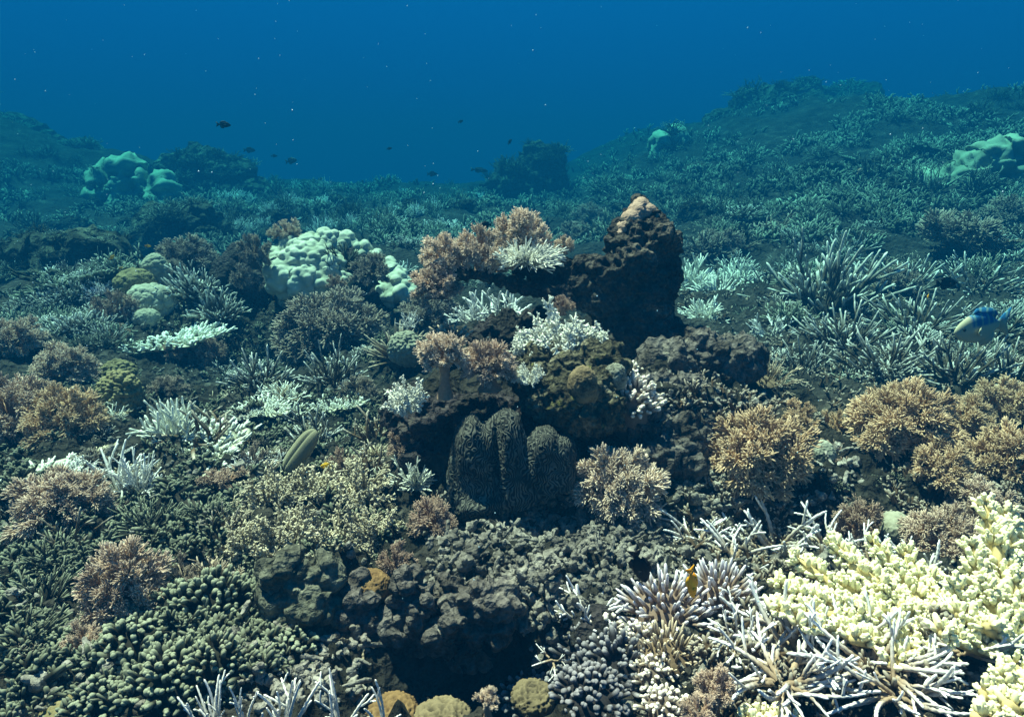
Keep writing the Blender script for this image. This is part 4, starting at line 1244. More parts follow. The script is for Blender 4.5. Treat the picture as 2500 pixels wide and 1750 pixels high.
dome('brain_coral', 1080, 1782, 150, 50, 'brain_tan', 'tan maze brain coral at the bottom middle', ridge=('billow', 8, 0.13), t=1.50)
dome('brain_coral', 960, 1755, 120, 45, 'brain_orange', 'rusty brain coral at the bottom beside the white prongs', ridge=('billow', 8, 0.13), t=1.52)
dome('brain_coral', 1300, 1712, 100, 40, 'brain_tan', 'dim ochre brain coral inside the black hollow', ridge=('billow', 8, 0.13), t=1.62)
dome('brain_coral', 175, 1765, 150, 70, 'dome_ochre', 'ochre round coral at the bottom left corner', ridge=('billow', 12, 0.03), t=1.50)
dome('dome_coral', 2180, 1330, 90, 55, 'dome_pale', 'pale lined coral head behind the big cream coral', ridge=('billow', 12, 0.03))

def tongue(label, pa, pb, wid, t, mat='tongue', seed=0, name='tongue_coral'):
    """long rounded slab with a furrow, from pixel a to pixel b"""
    a, b = at(*pa, t), at(*pb, t)
    k = t / FPX
    n, s = 240, 40
    ax = b - a; L = ax.length; ax.normalize()
    up = Vector((0, -0.5, 0.87)); side = ax.cross(up).normalized(); up = side.cross(ax)
    V, T, Fc = [], [], []
    for i in range(n):
        u = i / (n - 1)
        w = wid * k * 0.5 * (max(1e-3, 1 - abs(2 * u - 1) ** 3.2)) ** 0.5
        for j in range(s):
            f = j / s * 2 * math.pi
            c = a + ax * (L * u)
            hgt = math.sin(f) * w * 0.75
            gro = -0.28 * w * math.exp(-(math.cos(f) / 0.12) ** 2) * (1 if math.sin(f) > 0 else 0)
            rg = 0.025 * w * math.sin(u * 330 + 2.5 * math.sin(f * 3))
            p = c + side * (math.cos(f) * (w + rg)) + up * (hgt + gro + rg * 0.7)
            V.append(p); T.append(0.5 + 0.5 * math.sin(u * 330 + 2.5 * math.sin(f * 3)))
    for i in range(n - 1):
        for j in range(s):
            Fc.append((i * s + j, i * s + (j + 1) % s, (i + 1) * s + (j + 1) % s, (i + 1) * s + j))
    Fc.append(tuple(range(s))); Fc.append(tuple(reversed(range((n - 1) * s, n * s))))
    org = Vector(((a.x + b.x) / 2, (a.y + b.y) / 2, min(a.z, b.z) - 0.02))
    me = new_mesh(name, np.array([v - org for v in V]), Fc, T, True, M[mat])
    o = obj(name, me); o.location = org
    return tag(o, label, 'coral')
tongue('olive oblong tongue coral leaning upright beside the yellow fish', (697, 1150), (772, 1050), 52, 2.55)
tongue('grey oblong tongue coral at the left frame edge near the bottom', (-60, 1668), (165, 1672), 52, 1.62)

def cup(label, px, py, w, t, tilt, mat='cup', seed=1, hole=0.3, name='plate_coral', yaw=0.0, thick=0.05):
    """thin wavy fan-like plate with radial ribs, thickness and a foot"""
    P = at(px, py, t); r = w * t / FPX / 2
    n, s = 22, 160
    rnd = random.Random(seed)
    V, T, Fc = [], [], []
    for side_ in (0, 1):
        for i in range(n):
            q = i / (n - 1)
            for j in range(s):
                f = j / s * 2 * math.pi
                wob = 1 + 0.10 * math.sin(3 * f + seed) + 0.05 * math.sin(7 * f + 2) + 0.03 * math.sin(17 * f)
                rib = 0.022 * math.sin(f * 40 + 3 * math.sin(3 * f)) * q
                z = hole * q ** 2 + 0.05 * q * math.sin(5 * f + seed) + rib - side_ * thick * (1 - 0.6 * q)
                V.append((r * q * wob * math.cos(f), r * q * wob * math.sin(f), r * z)); T.append(0.5 + rib * 20 if q < 0.93 else 1.0)
    for side_ in (0, 1):
        o0 = side_ * n * s
        for i in range(n - 1):
            for j in range(s):
                qd = (o0 + i * s + j, o0 + i * s + (j + 1) % s, o0 + (i + 1) * s + (j + 1) % s, o0 + (i + 1) * s + j)
                Fc.append(qd if not side_ else qd[::-1])
    for j in range(s):
        e0 = (n - 1) * s
        Fc.append((e0 + j, e0 + (j + 1) % s, n * s + e0 + (j + 1) % s, n * s + e0 + j))
    o = obj(name, new_mesh(name, np.array(V), Fc, T, True, M[mat]))
    o.location = P
    o.rotation_euler = (tilt[0], tilt[1], yaw)
    return tag(o, label, 'coral')
cup('pale disc coral lying beside the white prongs at the bottom', 792, 1655, 112, 1.60, (0.55, 0.1), seed=5, hole=-0.25, name='disc_coral', thick=0.2)
cup('brown cup coral with wavy rim beside the pale disc coral', 828, 1610, 105, 1.66, (0.85, 0.5), seed=6, hole=0.55, name='cup_coral')

# ------------------------------------------------------------------ far things in the blue
def far_rock(label, spec, t, mat='rock_green', disp=None, vox=0.05, seed=0, name='coral_boulder', cat='coral'):
    if t is None:
        low = max(spec, key=lambda q: q[1])
        g, k = ground(low[0], low[1] + low[2] * 0.4)
        t = k * FPX
    sp = list(spec)
    for q in spec:                                   # carry every lump down to the sea bed
        r = q[2]
        for s in range(1, 9):
            y = q[1] + s * r * 0.9
            c = at(q[0], y, t)
            sp.append((q[0], y, r * (1 + 0.12 * s), 0.0))
            if c.z < H1(c.x, c.y): break
    g = max(1.0, t / 11)
    vox *= g
    o = rock(name, sp, t, vox, [(q[0], q[1] / g, q[2] * g) for q in (disp or [('fbm', 1.2, 0.15), ('cell', 2.6, 0.16)]) + [('billow', 4, 0.11), ('billow', 11, 0.06), ('knob', 9, 0.05)]], mat, label, cat, 1.0, seed)
    # small tufts rooted on its upper faces
    rnd = random.Random(seed)
    ps = [p for p in o.data.polygons if p.normal.z > 0.25]
    for i in range(34 if mat != 'far_pale' else 5):
        p = rnd.choice(ps)
        q = rnd.uniform(0.10, 0.30) * t / 11
        obj('tuft', with_mat(rnd.choice(BUSH_D + BUSH + BUSH_FLAT), M[rnd.choice(('far', 'far_dark'))]), o, Matrix.Translation(p.center) @ Matrix.Rotation(rnd.uniform(0, 6.28), 4, 'Z') @ Matrix.Diagonal((q, q, q * rnd.uniform(0.5, 1), 1)))
    return o
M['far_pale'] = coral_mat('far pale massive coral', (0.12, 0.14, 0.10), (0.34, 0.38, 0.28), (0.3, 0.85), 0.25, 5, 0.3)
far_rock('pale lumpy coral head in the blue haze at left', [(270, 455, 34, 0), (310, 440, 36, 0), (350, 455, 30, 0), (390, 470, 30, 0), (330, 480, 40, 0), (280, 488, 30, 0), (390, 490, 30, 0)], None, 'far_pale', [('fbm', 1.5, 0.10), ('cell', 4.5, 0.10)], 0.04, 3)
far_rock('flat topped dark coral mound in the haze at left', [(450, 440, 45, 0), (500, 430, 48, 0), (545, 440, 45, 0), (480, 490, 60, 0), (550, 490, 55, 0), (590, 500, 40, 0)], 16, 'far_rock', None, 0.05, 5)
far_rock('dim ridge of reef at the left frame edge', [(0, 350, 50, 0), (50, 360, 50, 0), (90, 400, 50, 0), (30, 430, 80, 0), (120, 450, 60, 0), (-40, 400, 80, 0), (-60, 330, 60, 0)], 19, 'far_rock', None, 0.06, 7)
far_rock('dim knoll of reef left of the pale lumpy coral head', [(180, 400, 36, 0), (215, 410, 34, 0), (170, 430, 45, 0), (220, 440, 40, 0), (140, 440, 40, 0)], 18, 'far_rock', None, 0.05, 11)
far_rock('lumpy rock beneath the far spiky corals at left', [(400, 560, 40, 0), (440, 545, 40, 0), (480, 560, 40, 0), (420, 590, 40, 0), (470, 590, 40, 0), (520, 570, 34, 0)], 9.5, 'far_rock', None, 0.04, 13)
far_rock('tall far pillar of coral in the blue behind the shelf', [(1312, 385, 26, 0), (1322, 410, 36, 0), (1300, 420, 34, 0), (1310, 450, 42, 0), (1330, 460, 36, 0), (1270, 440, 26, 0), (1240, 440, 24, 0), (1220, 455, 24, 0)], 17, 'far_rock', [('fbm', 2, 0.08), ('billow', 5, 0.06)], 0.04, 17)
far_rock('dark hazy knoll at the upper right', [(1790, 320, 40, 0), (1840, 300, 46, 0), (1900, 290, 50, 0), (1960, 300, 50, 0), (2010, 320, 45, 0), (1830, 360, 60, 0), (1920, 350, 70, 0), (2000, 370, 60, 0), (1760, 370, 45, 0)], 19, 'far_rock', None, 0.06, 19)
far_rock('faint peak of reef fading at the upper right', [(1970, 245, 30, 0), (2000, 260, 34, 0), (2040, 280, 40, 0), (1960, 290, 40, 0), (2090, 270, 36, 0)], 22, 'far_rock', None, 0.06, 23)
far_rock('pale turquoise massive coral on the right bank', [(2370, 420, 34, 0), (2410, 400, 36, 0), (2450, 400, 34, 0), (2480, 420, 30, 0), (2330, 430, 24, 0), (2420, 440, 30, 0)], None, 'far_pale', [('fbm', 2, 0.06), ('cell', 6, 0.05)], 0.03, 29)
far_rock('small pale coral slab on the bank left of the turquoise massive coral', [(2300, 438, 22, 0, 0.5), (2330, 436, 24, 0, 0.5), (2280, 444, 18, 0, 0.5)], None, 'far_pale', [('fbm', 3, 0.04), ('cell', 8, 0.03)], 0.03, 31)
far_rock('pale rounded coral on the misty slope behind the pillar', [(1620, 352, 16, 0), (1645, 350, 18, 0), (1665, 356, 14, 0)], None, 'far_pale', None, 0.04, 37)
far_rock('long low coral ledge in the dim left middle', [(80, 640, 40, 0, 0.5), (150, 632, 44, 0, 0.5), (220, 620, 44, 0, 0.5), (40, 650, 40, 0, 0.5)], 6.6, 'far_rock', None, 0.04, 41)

# scattered colonies: sampled over the visible sea bed, each one its own
MARKS = [('far coral pillar', 1315, 430), ('pale lumpy coral head', 320, 470), ('flat topped mound', 510, 460), ('dark hazy knoll', 1900, 330), ('turquoise massive coral', 2410, 420),
         ('white massive coral', 740, 640), ('rock pillar', 1570, 640), ('shelf of the pillar', 1200, 640), ('misty pale coral', 1640, 352), ('dim left ledge', 150, 635), ('white table coral', 420, 800),
         ('left soft coral cluster', 120, 980), ('tongue coral', 740, 1100), ('bushy bank', 780, 1250), ('large lower left soft coral', 310, 1400), ('blue backed fish', 2390, 800), ('tall grey staghorn', 2010, 680),
         ('golden bank', 2250, 1040), ('lone golden soft coral', 1845, 1080), ('big cream coral', 2100, 1450), ('fine white tangle', 1850, 1300), ('far peak', 2000, 260), ('bleached left staghorn', 430, 1010), ('wide grey soft coral', 815, 790), ('crest of the far thicket', 850, 470)]
ORD = ['first', 'second', 'third', 'fourth', 'fifth', 'sixth', 'seventh', 'eighth', 'ninth', 'tenth', 'eleventh', 'twelfth', 'thirteenth', 'fourteenth', 'fifteenth', 'sixteenth', 'seventeenth', 'eighteenth', 'nineteenth', 'twentieth']
_seen = {}
def scatter(n, regions, libs, mats, size, ratio, name, what, group, cat='coral', seed=0):
    rnd = random.Random(seed)
    spots = []
    for i in range(n):
        x0, y0, x1, y1 = regions[i % len(regions)]
        px = rnd.uniform(x0, x1)
        py = rnd.uniform(y0, y1)
        P, k = ground(px, py)
        mk = min(MARKS, key=lambda q: math.hypot(px - q[1], 1.6 * (py - q[2])))
        dx, dy = px - mk[1], 1.6 * (py - mk[2])
        side = ('to its right' if dx > 0 else 'to its left') if abs(dx) > abs(dy) else ('below it' if dy > 0 else 'above it')
        spots.append((mk[0], side, math.hypot(dx, dy), px, py, P, k, rnd.random()))
    spots.sort(key=lambda q: q[2])
    for i, (mk, side, _, px, py, P, k, r0) in enumerate(spots):
        P.z = Hd(P.x, P.y) - 0.02
        w = rnd.uniform(*size) * (k if size[0] > 5 else 1)
        mat = mats[int(r0 * len(mats)) % len(mats)]
        tone = {'far': 'pale', 'far_dark': 'dark', 'far_rock': 'dark', 'stag_pale': 'bleached', 'stag_grey': 'grey', 'finger': 'green grey', 'olive': 'yellowish', 'stag_brown': 'brown', 'soft_rust': 'rusty', 'white': 'white'}[mat]
        key = (tone, what, mk, side)
        _seen[key] = _seen.get(key, 0) + 1
        c = _seen[key]
        lb = '%s %s, %s nearest the %s, %s' % (tone, what, ORD[min(c, 20) - 1], mk, side)
        single(name, rnd.choice(libs), mat, P, (w * 0.5, w * 0.5, w * rnd.uniform(*ratio) * 0.5), lb, cat, seed * 1000 + i, group, 0.25)

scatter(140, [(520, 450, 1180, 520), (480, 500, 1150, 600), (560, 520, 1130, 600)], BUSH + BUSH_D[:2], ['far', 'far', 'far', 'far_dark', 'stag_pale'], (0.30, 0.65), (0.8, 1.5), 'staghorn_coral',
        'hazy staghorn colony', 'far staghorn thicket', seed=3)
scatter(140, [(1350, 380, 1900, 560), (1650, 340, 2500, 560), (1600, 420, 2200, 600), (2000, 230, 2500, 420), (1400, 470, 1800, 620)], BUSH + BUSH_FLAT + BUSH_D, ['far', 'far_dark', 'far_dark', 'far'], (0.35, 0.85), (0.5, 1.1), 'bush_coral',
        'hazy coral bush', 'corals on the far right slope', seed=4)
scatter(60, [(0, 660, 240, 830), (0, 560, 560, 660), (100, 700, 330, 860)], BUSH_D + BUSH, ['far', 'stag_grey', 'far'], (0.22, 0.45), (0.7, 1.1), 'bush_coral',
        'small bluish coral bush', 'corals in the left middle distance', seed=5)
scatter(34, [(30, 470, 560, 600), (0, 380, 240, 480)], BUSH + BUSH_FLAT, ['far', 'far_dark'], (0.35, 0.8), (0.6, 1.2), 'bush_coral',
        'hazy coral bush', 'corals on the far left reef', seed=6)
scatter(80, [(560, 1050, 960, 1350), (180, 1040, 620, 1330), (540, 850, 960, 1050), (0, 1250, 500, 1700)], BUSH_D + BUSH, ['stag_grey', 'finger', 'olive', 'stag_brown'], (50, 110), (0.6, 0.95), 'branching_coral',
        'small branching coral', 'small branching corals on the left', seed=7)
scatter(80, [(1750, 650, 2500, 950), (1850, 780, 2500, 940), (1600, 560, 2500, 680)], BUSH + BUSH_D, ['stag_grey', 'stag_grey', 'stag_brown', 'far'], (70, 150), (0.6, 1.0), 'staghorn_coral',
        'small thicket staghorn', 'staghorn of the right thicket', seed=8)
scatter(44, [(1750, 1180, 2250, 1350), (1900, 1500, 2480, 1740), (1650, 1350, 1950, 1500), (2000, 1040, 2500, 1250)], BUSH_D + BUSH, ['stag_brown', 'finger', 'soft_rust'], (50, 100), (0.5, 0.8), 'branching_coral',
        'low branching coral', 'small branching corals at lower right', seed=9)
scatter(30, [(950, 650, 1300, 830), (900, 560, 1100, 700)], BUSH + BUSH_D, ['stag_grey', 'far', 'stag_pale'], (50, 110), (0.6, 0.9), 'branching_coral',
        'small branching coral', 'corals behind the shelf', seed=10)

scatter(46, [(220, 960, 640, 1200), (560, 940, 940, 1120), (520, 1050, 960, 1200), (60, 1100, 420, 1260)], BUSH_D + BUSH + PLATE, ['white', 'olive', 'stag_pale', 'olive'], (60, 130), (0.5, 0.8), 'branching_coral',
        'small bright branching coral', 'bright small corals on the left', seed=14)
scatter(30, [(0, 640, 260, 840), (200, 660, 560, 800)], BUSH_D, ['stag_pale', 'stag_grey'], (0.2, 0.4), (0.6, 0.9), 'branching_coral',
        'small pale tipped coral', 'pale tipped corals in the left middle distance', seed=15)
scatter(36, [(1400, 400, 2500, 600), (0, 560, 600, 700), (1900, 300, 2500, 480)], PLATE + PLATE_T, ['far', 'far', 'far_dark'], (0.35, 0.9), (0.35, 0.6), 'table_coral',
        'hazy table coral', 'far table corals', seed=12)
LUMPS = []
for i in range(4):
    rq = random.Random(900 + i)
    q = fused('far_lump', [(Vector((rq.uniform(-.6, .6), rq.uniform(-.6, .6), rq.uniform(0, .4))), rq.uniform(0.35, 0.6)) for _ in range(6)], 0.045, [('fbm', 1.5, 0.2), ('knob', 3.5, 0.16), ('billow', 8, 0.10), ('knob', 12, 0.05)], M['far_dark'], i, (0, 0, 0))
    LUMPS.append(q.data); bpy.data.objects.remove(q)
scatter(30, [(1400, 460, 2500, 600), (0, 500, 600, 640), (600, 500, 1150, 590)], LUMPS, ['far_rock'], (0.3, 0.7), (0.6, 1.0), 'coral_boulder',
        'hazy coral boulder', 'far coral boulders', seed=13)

# ------------------------------------------------------------------ low growth that nobody could count
def ground_many(px, py):
    c, sn = math.cos(PITCH), math.sin(PITCH)
    dx = (px - 1250) / FPX; dy = -(py - 875) / FPX
    D = np.stack([dx, c + sn * dy, -sn + c * dy], 1)
    out = np.zeros((len(px), 2))
    for i in range(0, len(px), 1500):
        d = D[i:i + 1500]
        z = CAMZ + d[:, 2:3] * TS - H(d[:, 0:1] * TS, d[:, 1:2] * TS)
        k = np.argmax(z < 0, axis=1); k = np.clip(k, 1, None)
        r = np.arange(len(d))
        t = TS[k - 1] + (TS[k] - TS[k - 1]) * z[r, k - 1] / (z[r, k - 1] - z[r, k] + 1e-9)
        out[i:i + 1500] = d[:, :2] * t[:, None]
    return out

def strew(name, temps, regs, mat, seed, patch=None, far=False, size=(0.7, 1.3), flat=False):
    """many small growths joined into one mesh: copies of a few shapes laid over the floor"""
    rs = np.random.default_rng(seed)
    P = np.concatenate([ground_many(rs.uniform(x0, x1, n), rs.uniform(y0, y1, n)) for (x0, y0, x1, y1, n) in regs])
    if patch is not None:
        P = P[fbm(np.stack([P[:, 0], P[:, 1], P[:, 0] * 0], 1), patch[0], 2, seed) > patch[1]]
    Z = H(P[:, 0], P[:, 1]) + Dn(P[:, 0], P[:, 1])
    which = rs.integers(0, len(temps), len(P))
    V, T, Fq, Ft, off = [], [], [], [], 0
    for k, tm in enumerate(temps):
        sel = np.nonzero(which == k)[0]
        if not len(sel): continue
        v0 = np.concatenate(tm.V); t0 = np.concatenate(tm.T)
        q0 = np.concatenate(tm.Q); r0 = np.concatenate(tm.R)
        a = rs.uniform(0, 6.283, len(sel)); sc_ = rs.uniform(size[0], size[1], len(sel))
        if far: sc_ = sc_ * (1 + 0.06 * P[sel, 1])
        ca, sa = np.cos(a)[:, None] * sc_[:, None], np.sin(a)[:, None] * sc_[:, None]
        X = v0[None, :, 0] * ca - v0[None, :, 1] * sa + P[sel, 0:1]
        Y = v0[None, :, 0] * sa + v0[None, :, 1] * ca + P[sel, 1:2]
        W = v0[None, :, 2] * sc_[:, None] + Z[sel][:, None] - 0.006
        V.append(np.stack([X, Y, W], -1).reshape(-1, 3)); T.append(np.tile(t0, len(sel)))
        base = off + np.arange(len(sel))[:, None, None] * len(v0)
        Fq.append((q0[None] + base).reshape(-1, 4)); Ft.append((r0[None] + base).reshape(-1, 3))
        off += len(sel) * len(v0)
    return obj(name, new_mesh(name, np.concatenate(V), None, np.concatenate(T), True, M[mat], [np.concatenate(Fq), np.concatenate(Ft)]))

def twig_tuft(seed, Ls, rs, n=3, sides=5):
    m = TM(); rnd = random.Random(seed)
    for q in range(n):
        L = rnd.uniform(*Ls); r = rnd.uniform(*rs)
        d = unit([rnd.uniform(-1, 1), rnd.uniform(-1, 1), rnd.uniform(0.3, 1.3)])
        pth, d2 = bent((rnd.uniform(-L, L) * 0.5, rnd.uniform(-L, L) * 0.5, 0), d, L, 4, 0.6, rnd, 0.3)
        r_ = m.tube(pth, [r, r * 0.95, r * 0.85, r * 0.6], sides, None, 0, 1, 0, 1.0)
        for u in range(2):
            m.tube(bent(pth[1 + u], cone_dir(d2, 0.8, rnd), L * 0.5, 3, 0.4, rnd, 0.3)[0], [r * 0.8, r * 0.75, r * 0.5], 4, int(r_[1 + u, 0]), 0.4, 1.0, 0, 1.0)
    return m

def undergrowth(name, label, regs, mat, Ls, rs, seed, sub=1, far=False):
    o = strew(name, [twig_tuft(seed * 100 + i, Ls, rs, 3, 4 if far else 5) for i in range(16)], regs, mat, seed, (0.8, 0.10) if far else (2.5, -0.25), far)
    return tag(o, label, 'undergrowth', None, 'stuff')
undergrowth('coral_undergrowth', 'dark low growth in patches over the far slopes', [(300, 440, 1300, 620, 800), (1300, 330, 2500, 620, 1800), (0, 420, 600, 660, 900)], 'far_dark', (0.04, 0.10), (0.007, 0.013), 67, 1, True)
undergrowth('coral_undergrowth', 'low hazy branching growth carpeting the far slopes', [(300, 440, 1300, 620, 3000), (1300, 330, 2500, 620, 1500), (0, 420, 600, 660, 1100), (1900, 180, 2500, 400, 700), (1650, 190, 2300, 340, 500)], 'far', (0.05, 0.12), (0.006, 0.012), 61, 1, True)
undergrowth('coral_undergrowth', 'short dark stubby growth between the corals on the left', [(0, 650, 960, 1000, 1100), (0, 1000, 960, 1400, 1300), (0, 1330, 700, 1750, 900)], 'finger', (0.02, 0.05), (0.004, 0.008), 62)
undergrowth('coral_undergrowth', 'short dark stubby growth between the corals on the right', [(1650, 560, 2500, 950, 1300), (1650, 950, 2500, 1400, 900), (1700, 1400, 2500, 1750, 500)], 'stag_brown', (0.02, 0.05), (0.003, 0.007), 63)

# ------------------------------------------------------------------ rubble strewn over the floor
def lump(seed):
    m = TM(); rnd = random.Random(seed)
    d = unit([rnd.uniform(-1, 1), rnd.uniform(-1, 1), rnd.uniform(-0.1, 1.0)])
    if rnd.random() < 0.72:
        r = rnd.uniform(0.005, 0.013); L = r * rnd.uniform(1.2, 2.6)
        pth, _ = bent((0, 0, 0), d, L, 4, 0.8, rnd)
        rg = m.tube(pth, [r * rnd.uniform(.6, 1.1), r * rnd.uniform(.8, 1.3), r * rnd.uniform(.8, 1.4), r * rnd.uniform(0.4, .8)], 7, None, 0, 1, rnd.uniform(0, 0.22), 0.6)
        for q in range(rnd.randrange(1, 4)):
            kk = rnd.randrange(1, 4)
            m.tube(bent(pth[kk], cone_dir(d, rnd.uniform(0.6, 1.4), rnd), r * rnd.uniform(1.0, 1.8), 3, 0.3, rnd)[0], [r * 0.6, r * rnd.uniform(0.5, .8), r * 0.4], 6, int(rg[kk, rnd.randrange(7)]), 0, 1, 0, 0.6)
    else:
        r = rnd.uniform(0.003, 0.006); L = rnd.uniform(0.02, 0.06)
        pth, _ = bent((0, 0, 0.004), unit([d[0], d[1], d[2] * 0.3]), L, 6, 0.7, rnd)
        m.tube(pth, [r * rnd.uniform(.8, 1.2) for _ in range(6)], 6, None, 0, 1, 0.12)
    return m
ro = strew('rubble', [lump(7000 + i) for i in range(60)], [(1050, 1220, 1620, 1500, 2100), (1250, 1180, 1800, 1420, 700), (600, 1350, 900, 1750, 300), (1250, 1480, 1420, 1560, 120), (1650, 1050, 2100, 1400, 500), (0, 1000, 900, 1750, 900), (1300, 1500, 2500, 1750, 400), (1500, 820, 1900, 1050, 450), (300, 800, 950, 1050, 300)], 'rubble', 77, None, False, (0.6, 1.5))
tag(ro, 'broken pale coral rubble strewn over the reef floor', 'rubble', None, 'stuff')

# ------------------------------------------------------------------ fish
def fish_mat(name, col, col2=None):
    m, n, l, b = nmat(name)
    b.inputs['Roughness'].default_value = 0.5
    t = tex(n, l, 'noise', 3, 2)
    r = ramp(n, [(0.35, col), (0.65, col2 or tuple(c * 1.25 for c in col))])
    l.new(t.outputs['Fac'], r.inputs[0]); l.new(r.outputs[0], b.inputs['Base Color'])
    return m
M['f_dark'] = fish_mat('dark fish', (0.012, 0.012, 0.016))
M['f_black'] = fish_mat('black fish', (0.004, 0.004, 0.005))
M['f_yellow'] = fish_mat('yellow fish', (0.60, 0.36, 0.02))
M['f_orange'] = fish_mat('orange fish', (0.66, 0.26, 0.012), (0.72, 0.40, 0.02))
M['f_pale'] = fish_mat('pale fish', (0.55, 0.48, 0.32))

def loft(sec, ns=14):
    """sec: (x, half height, half width, z offset)"""
    V, Fc = [], []
    for (x, h, w, z) in sec:
        for j in range(ns):
            a = j / ns * 2 * math.pi
            V.append((x, w * math.cos(a), z + h * math.sin(a)))
    n = len(sec)
    for i in range(n - 1):
        for j in range(ns):
            Fc.append((i * ns + j, i * ns + (j + 1) % ns, (i + 1) * ns + (j + 1) % ns, (i + 1) * ns + j))
    Fc.append(tuple(reversed(range(ns)))); Fc.append(tuple(range((n - 1) * ns, n * ns)))
    return np.array(V), Fc

def fin(poly, th=0.012):
    n = len(poly)
    V = [(x, th, z) for x, z in poly] + [(x, -th, z) for x, z in poly]
    Fc = [tuple(range(n)), tuple(reversed(range(n, 2 * n)))] + [(i, n + i, n + (i + 1) % n, (i + 1) % n) for i in range(n)]
    return np.array(V), Fc

FB = loft([(0.50, 0.015, 0.012, 0.0), (0.46, 0.07, 0.04, 0.0), (0.38, 0.13, 0.065, 0.005), (0.25, 0.19, 0.085, 0.01), (0.08, 0.225, 0.09, 0.01), (-0.10, 0.20, 0.075, 0.005), (-0.24, 0.13, 0.05, 0), (-0.33, 0.07, 0.028, 0), (-0.38, 0.055, 0.018, 0)])
FT = fin([(-0.36, 0.05), (-0.46, 0.13), (-0.60, 0.21), (-0.53, 0.0), (-0.60, -0.21), (-0.46, -0.13), (-0.36, -0.05)])
FD = fin([(0.22, 0.17), (0.10, 0.29), (-0.08, 0.29), (-0.24, 0.25), (-0.34, 0.16), (-0.26, 0.08), (0.0, 0.19)])
FA = fin([(0.02, -0.18), (-0.05, -0.28), (-0.20, -0.27), (-0.32, -0.15), (-0.26, -0.07)])
FP = fin([(0.16, -0.02), (0.02, 0.05), (-0.04, -0.04), (0.03, -0.10)], 0.006)
def fish(label, px, py, length, t, mat, yaw, pitch=0.0, deep=1.0, roll=0.0, group=None):
    P = at(px, py, t); s = length * t / FPX / 1.1
    e = root_at('fish', P, 0, label, 'fish', group)
    e.rotation_euler = (roll, pitch, yaw)
    Mx = Matrix.Diagonal((s, s, s * deep, 1))
    key = ('fishmesh',)
    for nm, (V, Fc) in (('body', FB), ('tail_fin', FT), ('dorsal_fin', FD), ('anal_fin', FA)):
        me = _FM.get(nm) or _FM.setdefault(nm, new_mesh('fish_' + nm, V, Fc, None, nm == 'body'))
        q = obj(nm, with_mat(me, M[mat]), e, Mx)
        if nm == 'body': body = q
    for sg in (1, -1):
        me = _FM.get('pf') or _FM.setdefault('pf', new_mesh('fish_pectoral', *FP, None, False))
        obj('pectoral_fin', with_mat(me, M[mat]), e, Mx @ Matrix.Translation((0.06, sg * 0.085, 0)) @ Matrix.Rotation(sg * 0.5, 4, 'Z'))
        import bmesh
        if 'eye' not in _FM:
            bm = bmesh.new(); bmesh.ops.create_uvsphere(bm, u_segments=8, v_segments=6, radius=0.026); mm_ = bpy.data.meshes.new('fish_eye'); bm.to_mesh(mm_); bm.free(); _FM['eye'] = mm_
        obj('eye', with_mat(_FM['eye'], M['f_black']), body, Matrix.Translation((0.37, sg * 0.058, 0.035)))
    return e
_FM = {}
PI = math.pi
fish('yellow damselfish beside the olive tongue coral', 797, 1138, 38, 2.45, 'f_yellow', PI - 0.3, 0.15)
fish('orange fish hanging upright over the violet tipped finger coral', 1689, 1425, 96, 1.62, 'f_orange', 0.5, 1.35, 0.75)
fish('black fish diving among the rubble left of the orange fish', 1563, 1385, 90, 1.72, 'f_black', -0.35, 1.2, 1.15)
fish('dark fish swimming high in open water, largest at upper left', 547, 305, 34, 7.0, 'f_dark', 0.25, 0.05)
fish('faint dark fish below and right of the large upper left one', 610, 367, 28, 15, 'f_dark', 0.3, 0.0)
fish('faint dark fish just above the left horizon, right of the pair', 712, 393, 32, 15, 'f_dark', -0.2, -0.15)
fish('tiny faint fish between the two faint left ones', 670, 381, 16, 16, 'f_dark', 0.4)
fish('small dark fish high in the middle of the water', 1125, 297, 15, 13, 'f_dark', 0.5, -0.3)
fish('small dark fish left of the middle, above the thicket', 951, 363, 14, 13, 'f_dark', 0.2, -0.2)
fish('small dark fish above the far coral pillar', 1245, 346, 17, 12, 'f_dark', 0.6, -0.8)
fish('long faint fish gliding at the left of the far pillar', 1172, 416, 44, 16, 'f_dark', 0.1, 0.1, 0.6)
fish('faint fish near the crest of the far thicket', 1056, 425, 26, 16, 'f_dark', 0.3, 0.0)
fish('black fish behind the tan soft coral on the shelf', 1184, 549, 32, 4.2, 'f_black', PI + 0.2, 0.0)
fish('dark fish over the right slope beyond the thicket', 2152, 540, 20, 4.8, 'f_dark', 0.8, 0.9)
fish('large black fish resting in the right staghorn thicket', 2312, 692, 62, 4.0, 'f_black', 0.2, 0.0)
fish('little ochre fish below the large black one in the thicket', 2266, 724, 24, 3.9, 'f_orange', 1.0, -0.2)
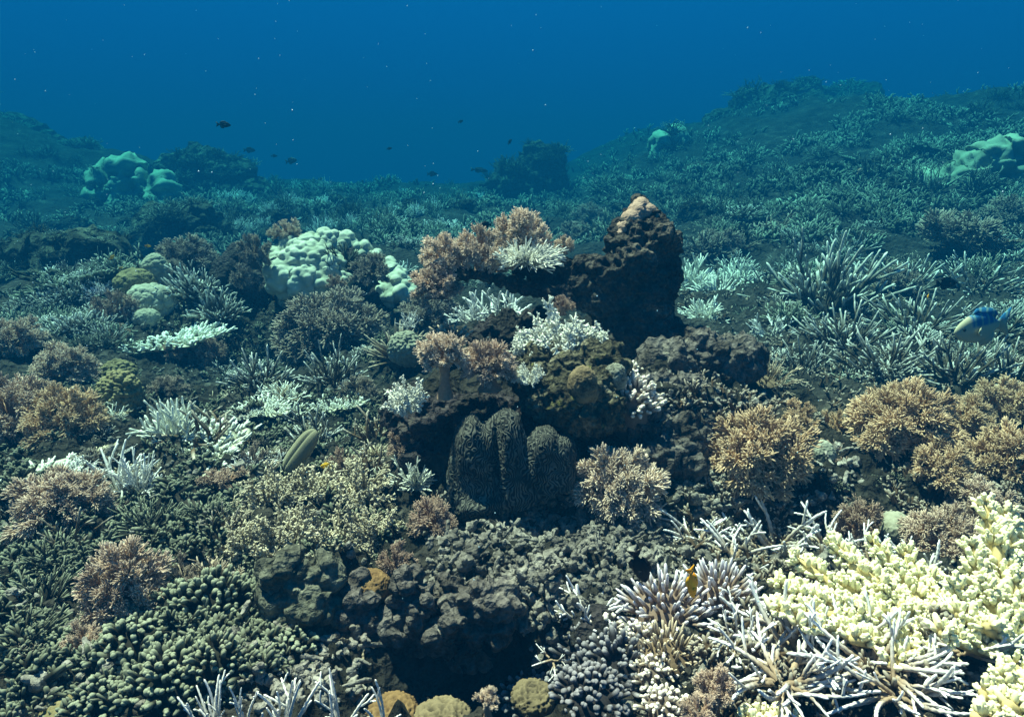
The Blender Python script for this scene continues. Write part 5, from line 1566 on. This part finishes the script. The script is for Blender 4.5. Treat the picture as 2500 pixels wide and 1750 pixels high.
def blue_back():
    m, n, l, b = nmat('cream fish with blue banded back')
    tc = n.new('ShaderNodeTexCoord'); sp = n.new('ShaderNodeSeparateXYZ'); l.new(tc.outputs['Object'], sp.inputs[0])
    st = n.new('ShaderNodeMath'); st.operation = 'MULTIPLY_ADD'; st.inputs[1].default_value = 0.45; l.new(sp.outputs['X'], st.inputs[0]); 
    l.new(sp.outputs['Z'], st.inputs[2])
    inv = n.new('ShaderNodeMapRange'); inv.inputs[1].default_value = 0.03; inv.inputs[2].default_value = 0.07; l.new(sp.outputs['Z'], inv.inputs[0])
    fx = n.new('ShaderNodeMapRange'); fx.inputs[1].default_value = 0.26; fx.inputs[2].default_value = 0.20; l.new(sp.outputs['X'], fx.inputs[0])
    mu = n.new('ShaderNodeMath'); mu.operation = 'MULTIPLY'; l.new(inv.outputs[0], mu.inputs[0]); l.new(fx.outputs[0], mu.inputs[1])
    wv = n.new('ShaderNodeMath'); wv.operation = 'MULTIPLY'; wv.inputs[1].default_value = 46; l.new(sp.outputs['X'], wv.inputs[0])
    sn = n.new('ShaderNodeMath'); sn.operation = 'SINE'; l.new(wv.outputs[0], sn.inputs[0])
    rb = ramp(n, [(0.2, (0.02, 0.13, 0.30)), (0.9, (0.16, 0.30, 0.32))]); l.new(sn.outputs[0], rb.inputs[0])
    mx = n.new('ShaderNodeMix'); mx.data_type = 'RGBA'; mx.inputs['A'].default_value = (0.48, 0.44, 0.30, 1)
    l.new(mu.outputs[0], mx.inputs['Factor']); l.new(rb.outputs[0], mx.inputs['B']); l.new(mx.outputs['Result'], b.inputs['Base Color'])
    return m
M['f_blue'] = blue_back()
fish('cream fish with a blue banded back hovering in the right thicket', 2392, 800, 165, 3.35, 'f_blue', PI + 0.25, 0.12, 1.15)
fish('pale yellow fish over the right bank', 2098, 418, 18, 6.2, 'f_pale', 0.4, -0.9)
fish('tiny orange fish over the dim left ledge', 274, 628, 16, 5.2, 'f_orange', 0.6, -0.7)
fish('tiny orange fish left of the bushy grey soft coral', 298, 655, 14, 5.1, 'f_orange', 0.2, 0.2)
fish('tiny ochre fish above the bushy grey soft coral', 362, 601, 14, 5.4, 'f_orange', 0.3, 0.1)

# ------------------------------------------------------------------ drifting specks
def snow():
    rnd = random.Random(5)
    V, Fc = [], []
    for i in range(420):
        t = rnd.uniform(0.9, 6.0)
        p = at(rnd.uniform(-100, 2600), rnd.uniform(0, 1500), t)
        if p.z < Hd(p.x, p.y) + 0.05: continue
        s = rnd.uniform(0.0006, 0.0016) * (0.5 + 0.35 * t)
        b = len(V)
        el = rnd.uniform(0.8, 1.8)
        for q in ((1, 0, 0), (-1, 0, 0), (0, 1, 0), (0, -1, 0), (0, 0, el), (0, 0, -el)):
            V.append((p.x + q[0] * s, p.y + q[1] * s, p.z + q[2] * s))
        for a in ((0, 2, 4), (2, 1, 4), (1, 3, 4), (3, 0, 4), (2, 0, 5), (1, 2, 5), (3, 1, 5), (0, 3, 5)):
            Fc.append(tuple(b + k for k in a))
    m, n, l, b = nmat('drifting specks')
    b.inputs['Base Color'].default_value = (0.35, 0.62, 0.75, 1)
    tag(obj('marine_snow', new_mesh('marine_snow', np.array(V), Fc, None, True, m)), 'tiny pale specks drifting in the water', 'specks', None, 'stuff')
snow()

# ------------------------------------------------------------------ the water itself
def haze():
    x0, x1, y0, y1, z0, z1 = -52, 52, -6, 52, ZMIN - 1.0, ZMAX + 0.45
    V = [(x, y, z) for x in (x0, x1) for y in (y0, y1) for z in (z0, z1)]
    Fc = [(0, 1, 3, 2), (4, 6, 7, 5), (0, 4, 5, 1), (2, 3, 7, 6), (0, 2, 6, 4), (1, 5, 7, 3)]
    m = bpy.data.materials.new('sea water')
    m.use_nodes = True
    n, l = m.node_tree.nodes, m.node_tree.links
    n.clear()
    o = n.new('ShaderNodeOutputMaterial')
    v = n.new('ShaderNodeVolumePrincipled')
    v.inputs['Color'].default_value = (0.001, 0.0300, 0.0800, 1)
    v.inputs['Density'].default_value = 0.19
    v.inputs['Absorption Color'].default_value = (0.0, 0.553, 0.614, 1)
    v.inputs['Anisotropy'].default_value = 0.0
    l.new(v.outputs[0], o.inputs['Volume'])
    tag(obj('haze', new_mesh('haze', np.array(V, float), Fc, None, False, m)), 'blue sea water filling the whole scene', 'water', None, 'stuff')
haze()

bpy.data.scenes.remove(TMP)
